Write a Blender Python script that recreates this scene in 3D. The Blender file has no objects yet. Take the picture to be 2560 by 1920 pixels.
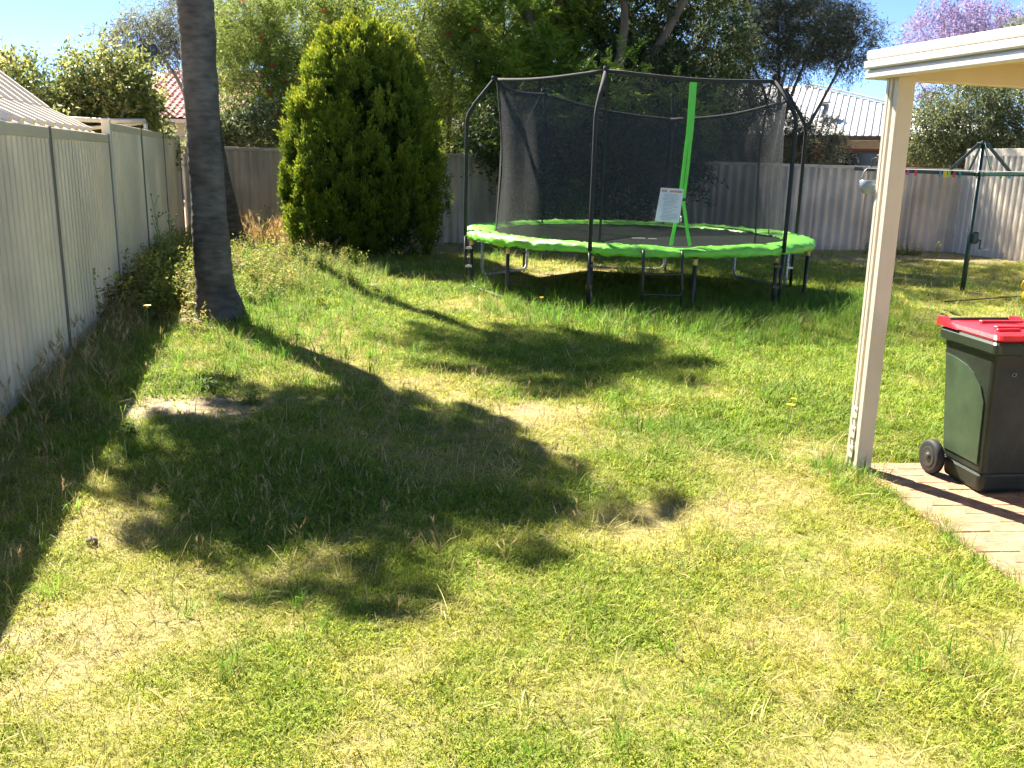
import bpy, math, random
import numpy as np
from mathutils import Vector, Matrix

random.seed(7)
rng = np.random.default_rng(11)
R = math.radians
scene = bpy.context.scene
col = scene.collection

# ------------------------------------------------------------------ camera
EYE = 1.72
PITCH, ROLL = R(14.0), R(1.44)
cam_d = bpy.data.cameras.new('camera')
cam_d.sensor_width = 36.0
cam_d.lens = 31.41
cam_d.clip_start = 0.05
cam_d.clip_end = 2000
cam = bpy.data.objects.new('camera', cam_d)
col.objects.link(cam)
r0 = Vector((1, 0, 0)); u0 = Vector((0, math.sin(PITCH), math.cos(PITCH)))
fw = Vector((0, math.cos(PITCH), -math.sin(PITCH)))
rt = r0 * math.cos(ROLL) + u0 * math.sin(ROLL)
up = u0 * math.cos(ROLL) - r0 * math.sin(ROLL)
mw = Matrix((rt, up, -fw)).transposed().to_4x4()
mw.translation = Vector((0, 0, EYE))
cam.matrix_world = mw
scene.camera = cam

# ------------------------------------------------------------------ light
SUN_EL = R(44.5)
SH = Vector((-0.615, 0.79)).normalized()
to_sun = Vector((SH.x * math.cos(SUN_EL), SH.y * math.cos(SUN_EL), math.sin(SUN_EL)))
world = bpy.data.worlds.new('World')
scene.world = world
world.use_nodes = True
nt = world.node_tree
bg = nt.nodes['Background']
sky = nt.nodes.new('ShaderNodeTexSky')
sky.sky_type = 'NISHITA'
sky.sun_disc = False
sky.sun_elevation = SUN_EL
sky.sun_rotation = math.atan2(to_sun.x, to_sun.y)
sky.air_density = 0.75
sky.altitude = 5000
sky.dust_density = 0.0
sky.ozone_density = 3.5
nt.links.new(sky.outputs[0], bg.inputs[0])
bg.inputs[1].default_value = 0.08
sun_d = bpy.data.lights.new('sun', 'SUN')
sun_d.energy = 5.0
sun_d.angle = R(0.6)
sun_d.color = (1.0, 0.93, 0.80)
sun = bpy.data.objects.new('sun', sun_d)
col.objects.link(sun)
sun.rotation_euler = to_sun.to_track_quat('Z', 'Y').to_euler()
scene.view_settings.view_transform = 'Standard'
scene.view_settings.look = 'None'
scene.view_settings.exposure = 2.05
scene.view_settings.gamma = 1.0
scene.cycles.max_bounces = 5
scene.cycles.diffuse_bounces = 3
scene.cycles.use_adaptive_sampling = True
scene.cycles.adaptive_threshold = 0.03
scene.cycles.glossy_bounces = 2
scene.cycles.transmission_bounces = 4
scene.cycles.transparent_max_bounces = 10
scene.cycles.caustics_reflective = False
scene.cycles.caustics_refractive = False


# ------------------------------------------------------------------ helpers
def vnoise(x, y, seed=0):
    x = np.asarray(x, float); y = np.asarray(y, float)
    xi = np.floor(x).astype(np.int64); yi = np.floor(y).astype(np.int64)
    xf = x - xi; yf = y - yi
    def h(a, b):
        n = (a * 374761393 + b * 668265263 + seed * 974634777) & 0x7fffffff
        n = ((n ^ (n >> 13)) * 1274126177) & 0x7fffffff
        n = n ^ (n >> 16)
        return (n & 0xffff) / 65535.0
    u = xf * xf * (3 - 2 * xf); v = yf * yf * (3 - 2 * yf)
    return (h(xi, yi) * (1 - u) + h(xi + 1, yi) * u) * (1 - v) + (h(xi, yi + 1) * (1 - u) + h(xi + 1, yi + 1) * u) * v


def fbm(x, y, seed=0, o=3):
    s = 0; a = 0.5; t = 0
    for k in range(o):
        s = s + a * vnoise(x * 2 ** k, y * 2 ** k, seed + k); t += a; a *= 0.5
    return s / t


def sstep(a, b, x):
    t = np.clip((x - a) / (b - a), 0, 1)
    return t * t * (3 - 2 * t)


def link(o, parent=None):
    col.objects.link(o)
    if parent is not None:
        o.parent = parent
    return o


def tag(o, label, cat=None, group=None, kind=None):
    o['label'] = label
    if cat: o['category'] = cat
    if group: o['group'] = group
    if kind: o['kind'] = kind
    return o


def thing(name, loc, label, cat, group=None, rz=0.0):
    o = bpy.data.objects.new(name, None)
    o.empty_display_size = 0.1
    o.location = loc
    o.rotation_euler = (0, 0, rz)
    link(o)
    return tag(o, label, cat, group)


def mobj(name, me, mat=None, parent=None, smooth=False):
    if mat is not None and len(me.materials) == 0:
        me.materials.append(mat)
    if smooth:
        me.polygons.foreach_set('use_smooth', np.ones(len(me.polygons), bool))
    o = bpy.data.objects.new(name, me)
    link(o, parent)
    if parent is not None and parent.type == 'EMPTY':
        pass
    return o


class MB:
    def __init__(self):
        self.v = []; self.f = []

    def add(self, vs, fs):
        b = len(self.v)
        self.v.extend([tuple(p) for p in vs])
        self.f.extend([tuple(i + b for i in q) for q in fs])

    def box(self, c, s, m=None, bev=0.0):
        hx, hy, hz = s[0] / 2, s[1] / 2, s[2] / 2
        if bev > 0:
            b = min(bev, hx * .9, hy * .9, hz * .9)
            vs = []
            for zz, ins in ((-hz, b), (-hz + b, 0), (hz - b, 0), (hz, b)):
                for (sx, sy) in ((-1, -1), (1, -1), (1, 1), (-1, 1)):
                    ex = hx - ins; ey = hy - ins
                    k = b if ins == 0 else b * .4
                    if sx * sy > 0:
                        vs.append((sx * ex, sy * (ey - k), zz)); vs.append((sx * (ex - k), sy * ey, zz))
                    else:
                        vs.append((sx * (ex - k), sy * ey, zz)); vs.append((sx * ex, sy * (ey - k), zz))
            # order each ring counter clockwise
            fs = []
            n = 8
            ring = [1, 0, 2, 3, 5, 4, 6, 7]
            ring = sorted(range(8), key=lambda i: math.atan2(vs[8 + i][1] / hy, vs[8 + i][0] / hx))
            for r_ in range(3):
                for i in range(n):
                    a = r_ * 8 + ring[i]; bb = r_ * 8 + ring[(i + 1) % n]
                    fs.append((a, bb, bb + 8, a + 8))
            fs.append(tuple(ring[::-1])); fs.append(tuple(24 + i for i in ring))
        else:
            vs = [(x, y, z) for z in (-hz, hz) for (x, y) in ((-hx, -hy), (hx, -hy), (hx, hy), (-hx, hy))]
            fs = [(3, 2, 1, 0), (4, 5, 6, 7), (0, 1, 5, 4), (1, 2, 6, 5), (2, 3, 7, 6), (3, 0, 4, 7)]
        out = []
        for p in vs:
            p = Vector(p)
            if m is not None: p = m @ p
            out.append(p + Vector(c))
        self.add(out, fs)
        return self

    def beam(self, p0, p1, w, h, upv=(0, 0, 1), bev=0.0):
        p0 = Vector(p0); p1 = Vector(p1)
        d = p1 - p0; L = d.length; x = d.normalized()
        u = Vector(upv); y = u.cross(x).normalized(); z = x.cross(y)
        m = Matrix((x, y, z)).transposed()
        return self.box((p0 + p1) / 2, (L, w, h), m, bev)

    def tube(self, path, rad, n=8, cap=True):
        path = [Vector(p) for p in path]
        if not hasattr(rad, '__len__'): rad = [rad] * len(path)
        rings = []
        prev = None
        for i, p in enumerate(path):
            if i == 0: d = path[1] - p
            elif i == len(path) - 1: d = p - path[i - 1]
            else: d = (path[i + 1] - p).normalized() + (p - path[i - 1]).normalized()
            d.normalize()
            if prev is None:
                a = Vector((0, 0, 1)) if abs(d.z) < .9 else Vector((1, 0, 0))
                x = d.cross(a).normalized()
            else:
                x = (prev - d * prev.dot(d)).normalized()
            prev = x
            y = d.cross(x)
            rings.append([p + (x * math.cos(2 * math.pi * k / n) + y * math.sin(2 * math.pi * k / n)) * rad[i] for k in range(n)])
        vs = [q for r_ in rings for q in r_]
        fs = []
        for i in range(len(rings) - 1):
            for k in range(n):
                a = i * n + k; b = i * n + (k + 1) % n
                fs.append((a, b, b + n, a + n))
        if cap:
            fs.append(tuple(range(n))[::-1]); fs.append(tuple((len(rings) - 1) * n + k for k in range(n)))
        self.add(vs, fs)
        return self

    def lathe(self, prof, n=16, c=(0, 0, 0), m=None, close=True):
        vs = []
        for (r_, z) in prof:
            for k in range(n):
                p = Vector((r_ * math.cos(2 * math.pi * k / n), r_ * math.sin(2 * math.pi * k / n), z))
                if m is not None: p = m @ p
                vs.append(p + Vector(c))
        fs = []
        for i in range(len(prof) - 1):
            for k in range(n):
                a = i * n + k; b = i * n + (k + 1) % n
                fs.append((a, b, b + n, a + n))
        if close:
            fs.append(tuple(range(n))[::-1]); fs.append(tuple((len(prof) - 1) * n + k for k in range(n)))
        self.add(vs, fs)
        return self

    def corr(self, p0, dirv, nrm, upv, prof, h, th=0.004):
        """profiled sheet: prof = [(t, off)], extruded by h along upv, with real thickness"""
        p0 = Vector(p0); dirv = Vector(dirv); nrm = Vector(nrm); upv = Vector(upv)
        n = len(prof)
        vs = []
        for s in (0, 1):
            for zz in (0, h):
                for (t, o) in prof:
                    vs.append(p0 + dirv * t + nrm * (o - s * th) + upv * zz)
        fs = []
        for i in range(n - 1):
            fs.append((i, i + 1, n + i + 1, n + i))
            fs.append((2 * n + i + 1, 2 * n + i, 3 * n + i, 3 * n + i + 1))
            fs.append((n + i, n + i + 1, 3 * n + i + 1, 3 * n + i))
            fs.append((i + 1, i, 2 * n + i, 2 * n + i + 1))
        fs.append((0, n, 3 * n, 2 * n)); fs.append((n - 1, 3 * n - 1, 4 * n - 1, 2 * n - 1))
        self.add(vs, fs)
        return self

    def mesh(self, name):
        me = bpy.data.meshes.new(name)
        me.from_pydata([tuple(p) for p in self.v], [], self.f)
        me.update()
        return me

    def build(self, name, mat, parent=None, smooth=False):
        o = mobj(name, self.mesh(name), mat, parent, smooth)
        if parent is not None and parent.type == 'EMPTY':
            # vertices were given in world space: keep them there
            o.matrix_parent_inverse = Matrix.LocRotScale(parent.location, parent.rotation_euler, None).inverted()
        elif parent is not None:
            pass
        return o


def lmesh(name, V, Q, tint=None):
    """fast quad mesh"""
    me = bpy.data.meshes.new(name)
    V = np.asarray(V, np.float32); Q = np.asarray(Q, np.int32)
    me.vertices.add(len(V)); me.vertices.foreach_set('co', V.ravel())
    me.loops.add(Q.size); me.loops.foreach_set('vertex_index', Q.ravel())
    me.polygons.add(len(Q))
    me.polygons.foreach_set('loop_start', np.arange(0, Q.size, Q.shape[1], dtype=np.int32))
    me.polygons.foreach_set('loop_total', np.full(len(Q), Q.shape[1], np.int32))
    me.update(calc_edges=True)
    if tint is not None:
        a = me.attributes.new('tint', 'FLOAT', 'FACE')
        a.data.foreach_set('value', np.asarray(tint, np.float32))
    return me


# ------------------------------------------------------------------ materials
def M(name, c, rough=.6, var=.12, scale=6., bump=0., bscale=60., metal=0., spec=.5, stretch=None, var2=0., scale2=1.2):
    m = bpy.data.materials.new(name); m.use_nodes = True
    n = m.node_tree; b = n.nodes['Principled BSDF']
    b.inputs['Roughness'].default_value = rough
    b.inputs['Metallic'].default_value = metal
    b.inputs['Specular IOR Level'].default_value = spec
    tc = n.nodes.new('ShaderNodeTexCoord')
    src = tc.outputs['Object']
    if stretch:
        mp = n.nodes.new('ShaderNodeMapping'); mp.inputs['Scale'].default_value = stretch
        n.links.new(src, mp.inputs['Vector']); src = mp.outputs[0]
    nz = n.nodes.new('ShaderNodeTexNoise'); nz.inputs['Scale'].default_value = scale; nz.inputs['Detail'].default_value = 5
    n.links.new(src, nz.inputs['Vector'])
    rp = n.nodes.new('ShaderNodeValToRGB')
    rp.color_ramp.elements[0].position = .3; rp.color_ramp.elements[1].position = .7
    rp.color_ramp.elements[0].color = (*[max(0, k * (1 - var)) for k in c], 1)
    rp.color_ramp.elements[1].color = (*[min(1, k * (1 + var)) for k in c], 1)
    n.links.new(nz.outputs[0], rp.inputs[0])
    out = rp.outputs[0]
    if var2 > 0:
        n2 = n.nodes.new('ShaderNodeTexNoise'); n2.inputs['Scale'].default_value = scale2; n2.inputs['Detail'].default_value = 3
        n.links.new(tc.outputs['Object'], n2.inputs['Vector'])
        mr = n.nodes.new('ShaderNodeMapRange'); mr.inputs[1].default_value = .35; mr.inputs[2].default_value = .65
        mr.inputs[3].default_value = 1 - var2; mr.inputs[4].default_value = 1 + var2 * .5
        n.links.new(n2.outputs[0], mr.inputs[0])
        mx = n.nodes.new('ShaderNodeMix'); mx.data_type = 'RGBA'; mx.blend_type = 'MULTIPLY'; mx.inputs[0].default_value = 1
        n.links.new(out, mx.inputs[6]); n.links.new(mr.outputs[0], mx.inputs[7]); out = mx.outputs[2]
    n.links.new(out, b.inputs['Base Color'])
    if bump > 0:
        nb = n.nodes.new('ShaderNodeTexNoise'); nb.inputs['Scale'].default_value = bscale; nb.inputs['Detail'].default_value = 6
        n.links.new(src, nb.inputs['Vector'])
        bp = n.nodes.new('ShaderNodeBump'); bp.inputs['Strength'].default_value = bump; bp.inputs['Distance'].default_value = .01
        n.links.new(nb.outputs[0], bp.inputs['Height']); n.links.new(bp.outputs[0], b.inputs['Normal'])
    return m


def FOL(name, cols, tr=.35, rough=.55, spec=.3, attr='tint'):
    """leaf: per-leaf colour from the tint attribute, light passing through"""
    m = bpy.data.materials.new(name); m.use_nodes = True
    n = m.node_tree; b = n.nodes['Principled BSDF']; o = n.nodes['Material Output']
    at = n.nodes.new('ShaderNodeAttribute'); at.attribute_name = attr
    rp = n.nodes.new('ShaderNodeValToRGB')
    els = rp.color_ramp.elements
    while len(els) < len(cols): els.new(.5)
    for i, c in enumerate(cols):
        els[i].position = i / (len(cols) - 1); els[i].color = (*c, 1)
    n.links.new(at.outputs['Fac'], rp.inputs[0])
    n.links.new(rp.outputs[0], b.inputs['Base Color'])
    b.inputs['Roughness'].default_value = rough; b.inputs['Specular IOR Level'].default_value = spec
    t = n.nodes.new('ShaderNodeBsdfTranslucent'); n.links.new(rp.outputs[0], t.inputs[0])
    mx = n.nodes.new('ShaderNodeMixShader'); mx.inputs[0].default_value = tr
    n.links.new(b.outputs[0], mx.inputs[1]); n.links.new(t.outputs[0], mx.inputs[2]); n.links.new(mx.outputs[0], o.inputs[0])
    return m


def GRASS(name, tr=.4, rough=.6):
    """blade: colour carried by each tuft"""
    m = bpy.data.materials.new(name); m.use_nodes = True
    n = m.node_tree; b = n.nodes['Principled BSDF']; o = n.nodes['Material Output']
    at = n.nodes.new('ShaderNodeAttribute'); at.attribute_type = 'INSTANCER'; at.attribute_name = 'tone'
    a2 = n.nodes.new('ShaderNodeAttribute'); a2.attribute_name = 'tint'
    mr = n.nodes.new('ShaderNodeMapRange'); mr.inputs[3].default_value = .65; mr.inputs[4].default_value = 1.35
    n.links.new(a2.outputs['Fac'], mr.inputs[0])
    mu = n.nodes.new('ShaderNodeMix'); mu.data_type = 'RGBA'; mu.blend_type = 'MULTIPLY'; mu.inputs[0].default_value = 1
    n.links.new(at.outputs['Color'], mu.inputs[6]); n.links.new(mr.outputs[0], mu.inputs[7])
    n.links.new(mu.outputs[2], b.inputs['Base Color'])
    b.inputs['Roughness'].default_value = rough; b.inputs['Specular IOR Level'].default_value = .25
    t = n.nodes.new('ShaderNodeBsdfTranslucent'); n.links.new(mu.outputs[2], t.inputs[0])
    mx = n.nodes.new('ShaderNodeMixShader'); mx.inputs[0].default_value = tr
    n.links.new(b.outputs[0], mx.inputs[1]); n.links.new(t.outputs[0], mx.inputs[2]); n.links.new(mx.outputs[0], o.inputs[0])
    return m


m_fence = M('fence_paint_beige', (.82, .66, .45), .42, .06, 3, stretch=(1, 1, .15), var2=.2, scale2=.9)
m_fence_trim = M('fence_trim_beige', (.74, .60, .415), .42, .04, 4, var2=.08)
m_fence_post = M('fence_post_slot_shade', (.20, .18, .145), .5, .06, 4)  # posts match the sheets; dark tone paints in the shade of their slots
m_fence_back = M('fence_fibro_grey', (.56, .465, .36), .8, .10, 5, .2, 90, stretch=(1, 1, .2), var2=.25, scale2=1.1)
m_fence_right = M('fence_paint_cream', (.80, .72, .60), .45, .04, 3, var2=.08)
m_post_paint = M('patio_paint_cream', (.66, .58, .47), .4, .04, 5, var2=.05)
m_fascia = M('fascia_paint_white', (.74, .68, .62), .4, .03, 4, var2=.05)
m_ceiling = M('patio_lining', (.62, .52, .40), .6, .04, 4)
m_bark_palm = M('palm_bark', (.095, .085, .077), .9, .4, 7, 1.0, 40, stretch=(1, 1, 3), var2=.45, scale2=2.6)
m_bark = M('tree_bark', (.11, .085, .065), .9, .3, 8, .8, 30, stretch=(1, 1, .25))
m_bark_pale = M('tree_bark_pale', (.24, .20, .17), .9, .3, 8, .7, 30, stretch=(1, 1, .25))
m_black = M('powder_black_steel', (.018, .018, .018), .45, .1)
m_foam = M('black_foam_sleeve', (.022, .022, .024), .85, .2, 30, .4, 120)
m_galv = M('galvanised_steel', (.42, .42, .42), .38, .25, 30, .1, 60, metal=.9)
m_wrapped = M('plastic_wrapped_steel', (.55, .55, .55), .3, .45, 38, 1.0, 60, metal=.3)
m_pad = M('lime_vinyl', (.19, .57, .06), .45, .10, 5, .5, 22, spec=.45, var2=.12, scale2=2.5)
m_strap_green = M('lime_webbing', (.10, .52, .05), .6, .08, 8)
m_mat = M('jumping_mat', (.014, .017, .016), .95, .25, 3, .1, 200, spec=.08)
m_brass = M('yellow_zinc_clip', (.65, .45, .16), .4, .1)
m_hoist = M('hoist_green_paint', (.012, .036, .030), .4, .1)
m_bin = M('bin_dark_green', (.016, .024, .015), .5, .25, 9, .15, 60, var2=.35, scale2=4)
m_bin_rim = M('bin_rim_green', (.03, .042, .027), .35, .1)
m_lid = M('bin_lid_red', (.62, .03, .04), .36, .10, 7, .1, 50, var2=.15, scale2=5)
m_tyre = M('tyre_rubber', (.018, .018, .018), .7, .1)
m_hub = M('wheel_hub_plastic', (.04, .042, .042), .35, .1)
m_brick = M('wall_brick', (.30, .11, .07), .85, .15)
m_render = M('house_render', (.55, .48, .38), .8, .06)
m_window = M('dark_window', (.02, .025, .03), .12, .2)
m_whiteroof = M('roof_steel_white', (.74, .72, .68), .4, .04, 3)
m_gutter = M('gutter_brown', (.12, .095, .08), .5, .05)
m_tile = M('roof_tile_red', (.40, .115, .10), .75, .2, 3, .2, 40)
m_cream = M('cream_steel', (.68, .60, .48), .45, .05)
m_white = M('white_plastic', (.75, .75, .75), .5, .05)
m_rock = M('grey_stone', (.20, .18, .16), .9, .25, 12, .6, 30)
m_stick = M('dry_stick', (.13, .09, .05), .9, .2)
m_yellow = M('yellow_plastic', (.85, .48, .02), .35, .05)
m_dish = M('dish_grey', (.06, .06, .07), .5, .08)

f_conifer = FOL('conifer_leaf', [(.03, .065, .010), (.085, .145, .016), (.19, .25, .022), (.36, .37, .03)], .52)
f_bottle = FOL('bottlebrush_leaf', [(.09, .13, .028), (.21, .27, .055), (.35, .40, .09), (.50, .50, .17)], .6)
f_photinia = FOL('photinia_leaf', [(.08, .11, .035), (.20, .235, .07), (.36, .36, .11), (.52, .40, .22)], .58, .35, .5)
f_tip = FOL('feather_leaf', [(.08, .15, .022), (.18, .29, .04), (.32, .43, .06), (.46, .52, .10)], .6)
f_dark = FOL('dark_leaf', [(.022, .040, .014), (.05, .08, .026), (.11, .14, .045), (.26, .22, .09)], .42)
f_sheoak = FOL('sheoak_leaf', [(.04, .052, .04), (.08, .095, .065), (.14, .15, .095), (.28, .26, .17)], .48)
f_euc = FOL('eucalypt_leaf', [(.10, .115, .085), (.18, .20, .14), (.28, .29, .20), (.38, .37, .27)], .52)
f_right = FOL('shrub_leaf', [(.06, .085, .035), (.14, .17, .07), (.25, .27, .12), (.42, .39, .21)], .55, .35, .5)
f_jac = FOL('jacaranda_flower', [(.25, .20, .33), (.36, .28, .46), (.46, .38, .56)], .45)
f_palm = FOL('palm_leaf', [(.03, .055, .015), (.07, .11, .03), (.12, .16, .05)], .2)
f_red = FOL('red_flower', [(.35, .02, .02), (.60, .05, .04)], .3)
g_turf = GRASS('turf_blade', .42)
g_long = GRASS('long_grass_blade', .45)
g_dry = GRASS('dry_stalk', .35, .8)
g_weed = GRASS('weed_leaf', .45)

# ------------------------------------------------------------------ ground
def fence_x(y): return -3.86 - .268 * (y - 7.57)


def ground_z(x, y):
    x = np.asarray(x, float); y = np.asarray(y, float)
    near = sstep(60, 25, np.hypot(x, y - 8))
    z = (fbm(x * .9 + 40, y * .9 + 40, 3) - .5) * .07 * near
    z = z + (fbm(x * 3.3 + 10, y * 3.3, 8) - .5) * .035 * near
    d = np.hypot((x + 4.2) / 2.6, (y - 13.0) / 3.6)
    z = z + .16 * sstep(1.1, .2, d)                      # slightly raised bed round the palm
    pav = sstep(2.0, 2.13, x + (y - 5.1) * .1) * sstep(5.6, 5.2, y) * sstep(-2, -1, y)
    z = z * (1 - pav) - .045 * pav
    return z


def gz(x, y): return float(ground_z(np.array([x]), np.array([y]))[0])


# how dry / bare each spot of the lawn is: blotches of the turf itself
def dryness(x, y):
    d = fbm(x * .75 + 3, y * .75 + 9, 21, 4) * .75 + fbm(x * 2.6, y * 2.6, 31, 3) * .45
    d = sstep(.44, 1.02, d) * .82
    d = d - .40 * np.exp(-(((x - 1.2) / 2.6) ** 2 + ((y - 9.0) / 1.3) ** 2))       # lush round the trampoline
    d = d - .30 * np.exp(-(((x - .9) / 1.0) ** 2 + ((y - 6.4) / 1.3) ** 2))
    d = d + .30 * np.exp(-(((x - .55) / .7) ** 2 + ((y - 5.9) / .5) ** 2))
    d = d + .30 * sstep(4.0, 6.5, x) * sstep(9, 11, y)
    d = d + .10 * np.exp(-(((x - 1.5) / .5) ** 2 + ((y - 4.3) / .6) ** 2))
    d = d + .03 * sstep(5.5, 3.0, y) - .18 * sstep(.3, 1.2, x) * np.exp(-((y - 7.2) / 1.6) ** 2)
    return np.clip(d, 0, 1)


def bareness(x, y):
    b = np.exp(-(((x + 2.25) / .65) ** 4 + ((y - 5.95) / .42) ** 4))
    b = b + .3 * np.exp(-(((x + 1.75) / .3) ** 2 + ((y - 2.75) / .35) ** 2))
    b = b + .25 * np.exp(-(((x + 1.85) / .25) ** 2 + ((y - 3.9) / .2) ** 2))
    b = b + .8 * sstep(16.0, 17.4, y - x * .08)
    b = b + .5 * np.exp(-(((x - .3) / .35) ** 2 + ((y - 6.2) / .25) ** 2))
    b = b + .25 * sstep(.66, .82, fbm(x * 1.7 + 7, y * 1.7 + 70, 51, 3))
    return np.clip(b, 0, 1)


def axis(a, b, c, d, e, f, fine, mid, coarse):
    return np.concatenate([np.arange(a, b, coarse), np.arange(b, c, mid), np.arange(c, d, fine), np.arange(d, e, mid), np.arange(e, f + .1, coarse)])


gx = axis(-130, -20, -5, 5, 20, 130, .07, .4, 10.)
gy = axis(-44, -4, 1.6, 10, 40, 180, .07, .3, 10.)
GX, GY = np.meshgrid(gx, gy)
GZ = ground_z(GX, GY)
V = np.stack([GX.ravel(), GY.ravel(), GZ.ravel()], 1)
nx, ny = len(gx), len(gy)
idx = np.arange(nx * ny).reshape(ny, nx)
Q = np.stack([idx[:-1, :-1].ravel(), idx[:-1, 1:].ravel(), idx[1:, 1:].ravel(), idx[1:, :-1].ravel()], 1)
me = lmesh('lawn', V, Q)
for nm, fn in (('dry', dryness), ('bare', bareness)):
    a = me.attributes.new(nm, 'FLOAT', 'POINT')
    a.data.foreach_set('value', fn(GX.ravel(), GY.ravel()).astype(np.float32))


def ground_mat():
    m = bpy.data.materials.new('turf_and_soil'); m.use_nodes = True
    n = m.node_tree; b = n.nodes['Principled BSDF']
    b.inputs['Roughness'].default_value = .95; b.inputs['Specular IOR Level'].default_value = .1
    def attr(nm):
        a = n.nodes.new('ShaderNodeAttribute'); a.attribute_name = nm; return a.outputs['Fac']
    tc = n.nodes.new('ShaderNodeTexCoord')
    def noise(s, d=6):
        z = n.nodes.new('ShaderNodeTexNoise'); z.inputs['Scale'].default_value = s; z.inputs['Detail'].default_value = d
        n.links.new(tc.outputs['Object'], z.inputs['Vector']); return z.outputs[0]
    def ramp(src, stops):
        r = n.nodes.new('ShaderNodeValToRGB'); e = r.color_ramp.elements
        while len(e) < len(stops): e.new(.5)
        for i, (p, c) in enumerate(stops): e[i].position = p; e[i].color = (*c, 1)
        n.links.new(src, r.inputs[0]); return r.outputs[0]
    def mix(f, a, c):
        x = n.nodes.new('ShaderNodeMix'); x.data_type = 'RGBA'
        n.links.new(f, x.inputs[0]); n.links.new(a, x.inputs[6]); n.links.new(c, x.inputs[7]); return x.outputs[2]
    green = ramp(noise(45), [(.3, (.09, .11, .025)), (.55, (.19, .19, .05)), (.75, (.30, .26, .10))])
    straw = ramp(noise(60), [(.3, (.22, .175, .075)), (.5, (.36, .29, .135)), (.72, (.48, .40, .21))])
    sand = ramp(noise(25), [(.3, (.26, .19, .125)), (.6, (.42, .32, .22)), (.75, (.50, .40, .29))])
    c1 = mix(attr('dry'), green, straw)
    c2 = mix(attr('bare'), c1, sand)
    n.links.new(c2, b.inputs['Base Color'])
    bp = n.nodes.new('ShaderNodeBump'); bp.inputs['Strength'].default_value = .7; bp.inputs['Distance'].default_value = .02
    n.links.new(noise(35, 8), bp.inputs['Height']); n.links.new(bp.outputs[0], b.inputs['Normal'])
    return m


lawn = mobj('lawn', me, ground_mat(), None, True)
tag(lawn, 'uneven patchy backyard lawn ground', None, None, 'structure')

# ------------------------------------------------------------------ brick paving under the patio
PA = Vector((.10, -.995, 0)).normalized()       # towards the camera
PB = Vector((PA.y * -1, PA.x, 0))               # to the right
PO = Vector((2.06, 5.14, 0))
paving = thing('patio_paving', PO, 'pink brick paving under the patio beside the red lidded bin', None)
paving['kind'] = 'structure'
del paving['label']
m_paver = M('clay_paver', (.40, .245, .145), .92, .18, 14, .5, 70, var2=.22, scale2=5)
m_bed = M('bedding_sand', (.38, .24, .145), .95, .25, 30)
mb = MB()
c0 = PO + PB * 1.9 + PA * 1.6
mb.beam(PO + PB * 1.9 - PA * .0 + Vector((0, 0, -.0345)), PO + PB * 1.9 + PA * 3.2 + Vector((0, 0, -.0345)), 3.8, .06)
mb.build('bedding', m_bed, paving)
pm = [MB().box((0, 0, 0), (.226 , .111, .05), None, .006).mesh('paver') for _ in range(1)][0]
pm.materials.append(m_paver)
cnt = 0
for i in range(26):
    for j in range(13):
        if cnt >= 296: break
        s = j * .231 + (.1155 if i % 2 else 0) + .116
        t = i * .1155 + .058
        p = PO + PB * s + PA * t
        o = bpy.data.objects.new('paver', pm)
        link(o, paving)
        o.matrix_parent_inverse = Matrix.Translation(-PO)
        o.location = p + Vector((0, 0, -.026 + random.uniform(-.003, .003)))
        o.rotation_euler = (random.uniform(-.01, .01), random.uniform(-.01, .01), math.atan2(PB.y, PB.x) + random.uniform(-.008, .008))
        cnt += 1


def on_paving(x, y, m=0.0):
    dx = x - PO.x; dy = y - PO.y
    s = dx * PB.x + dy * PB.y; t = dx * PA.x + dy * PA.y
    return (s > m) & (t > m)


# ------------------------------------------------------------------ fences
def rib_prof(L, pitch, depth, flat=.55, slope=.10):
    out = []; t = 0
    while t < L - 1e-6:
        for (a, o) in ((0, 0), (flat * pitch, 0), ((flat + slope) * pitch, depth), ((1 - slope) * pitch, depth), (pitch, 0)):
            if t + a <= L: out.append((t + a, o))
        t += pitch
    if out[-1][0] < L: out.append((L, out[-1][1]))
    dedup = [out[0]]
    for q in out[1:]:
        if q[0] > dedup[-1][0] + 1e-6: dedup.append(q)
    return dedup


def sine_prof(L, pitch, amp, k=8):
    n = int(L / pitch * k) + 1
    return [(L * i / n, amp * math.sin(2 * math.pi * (L * i / n) / pitch)) for i in range(n + 1)]


def V3(x, y, z=0): return Vector((x, y, z))


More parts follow.
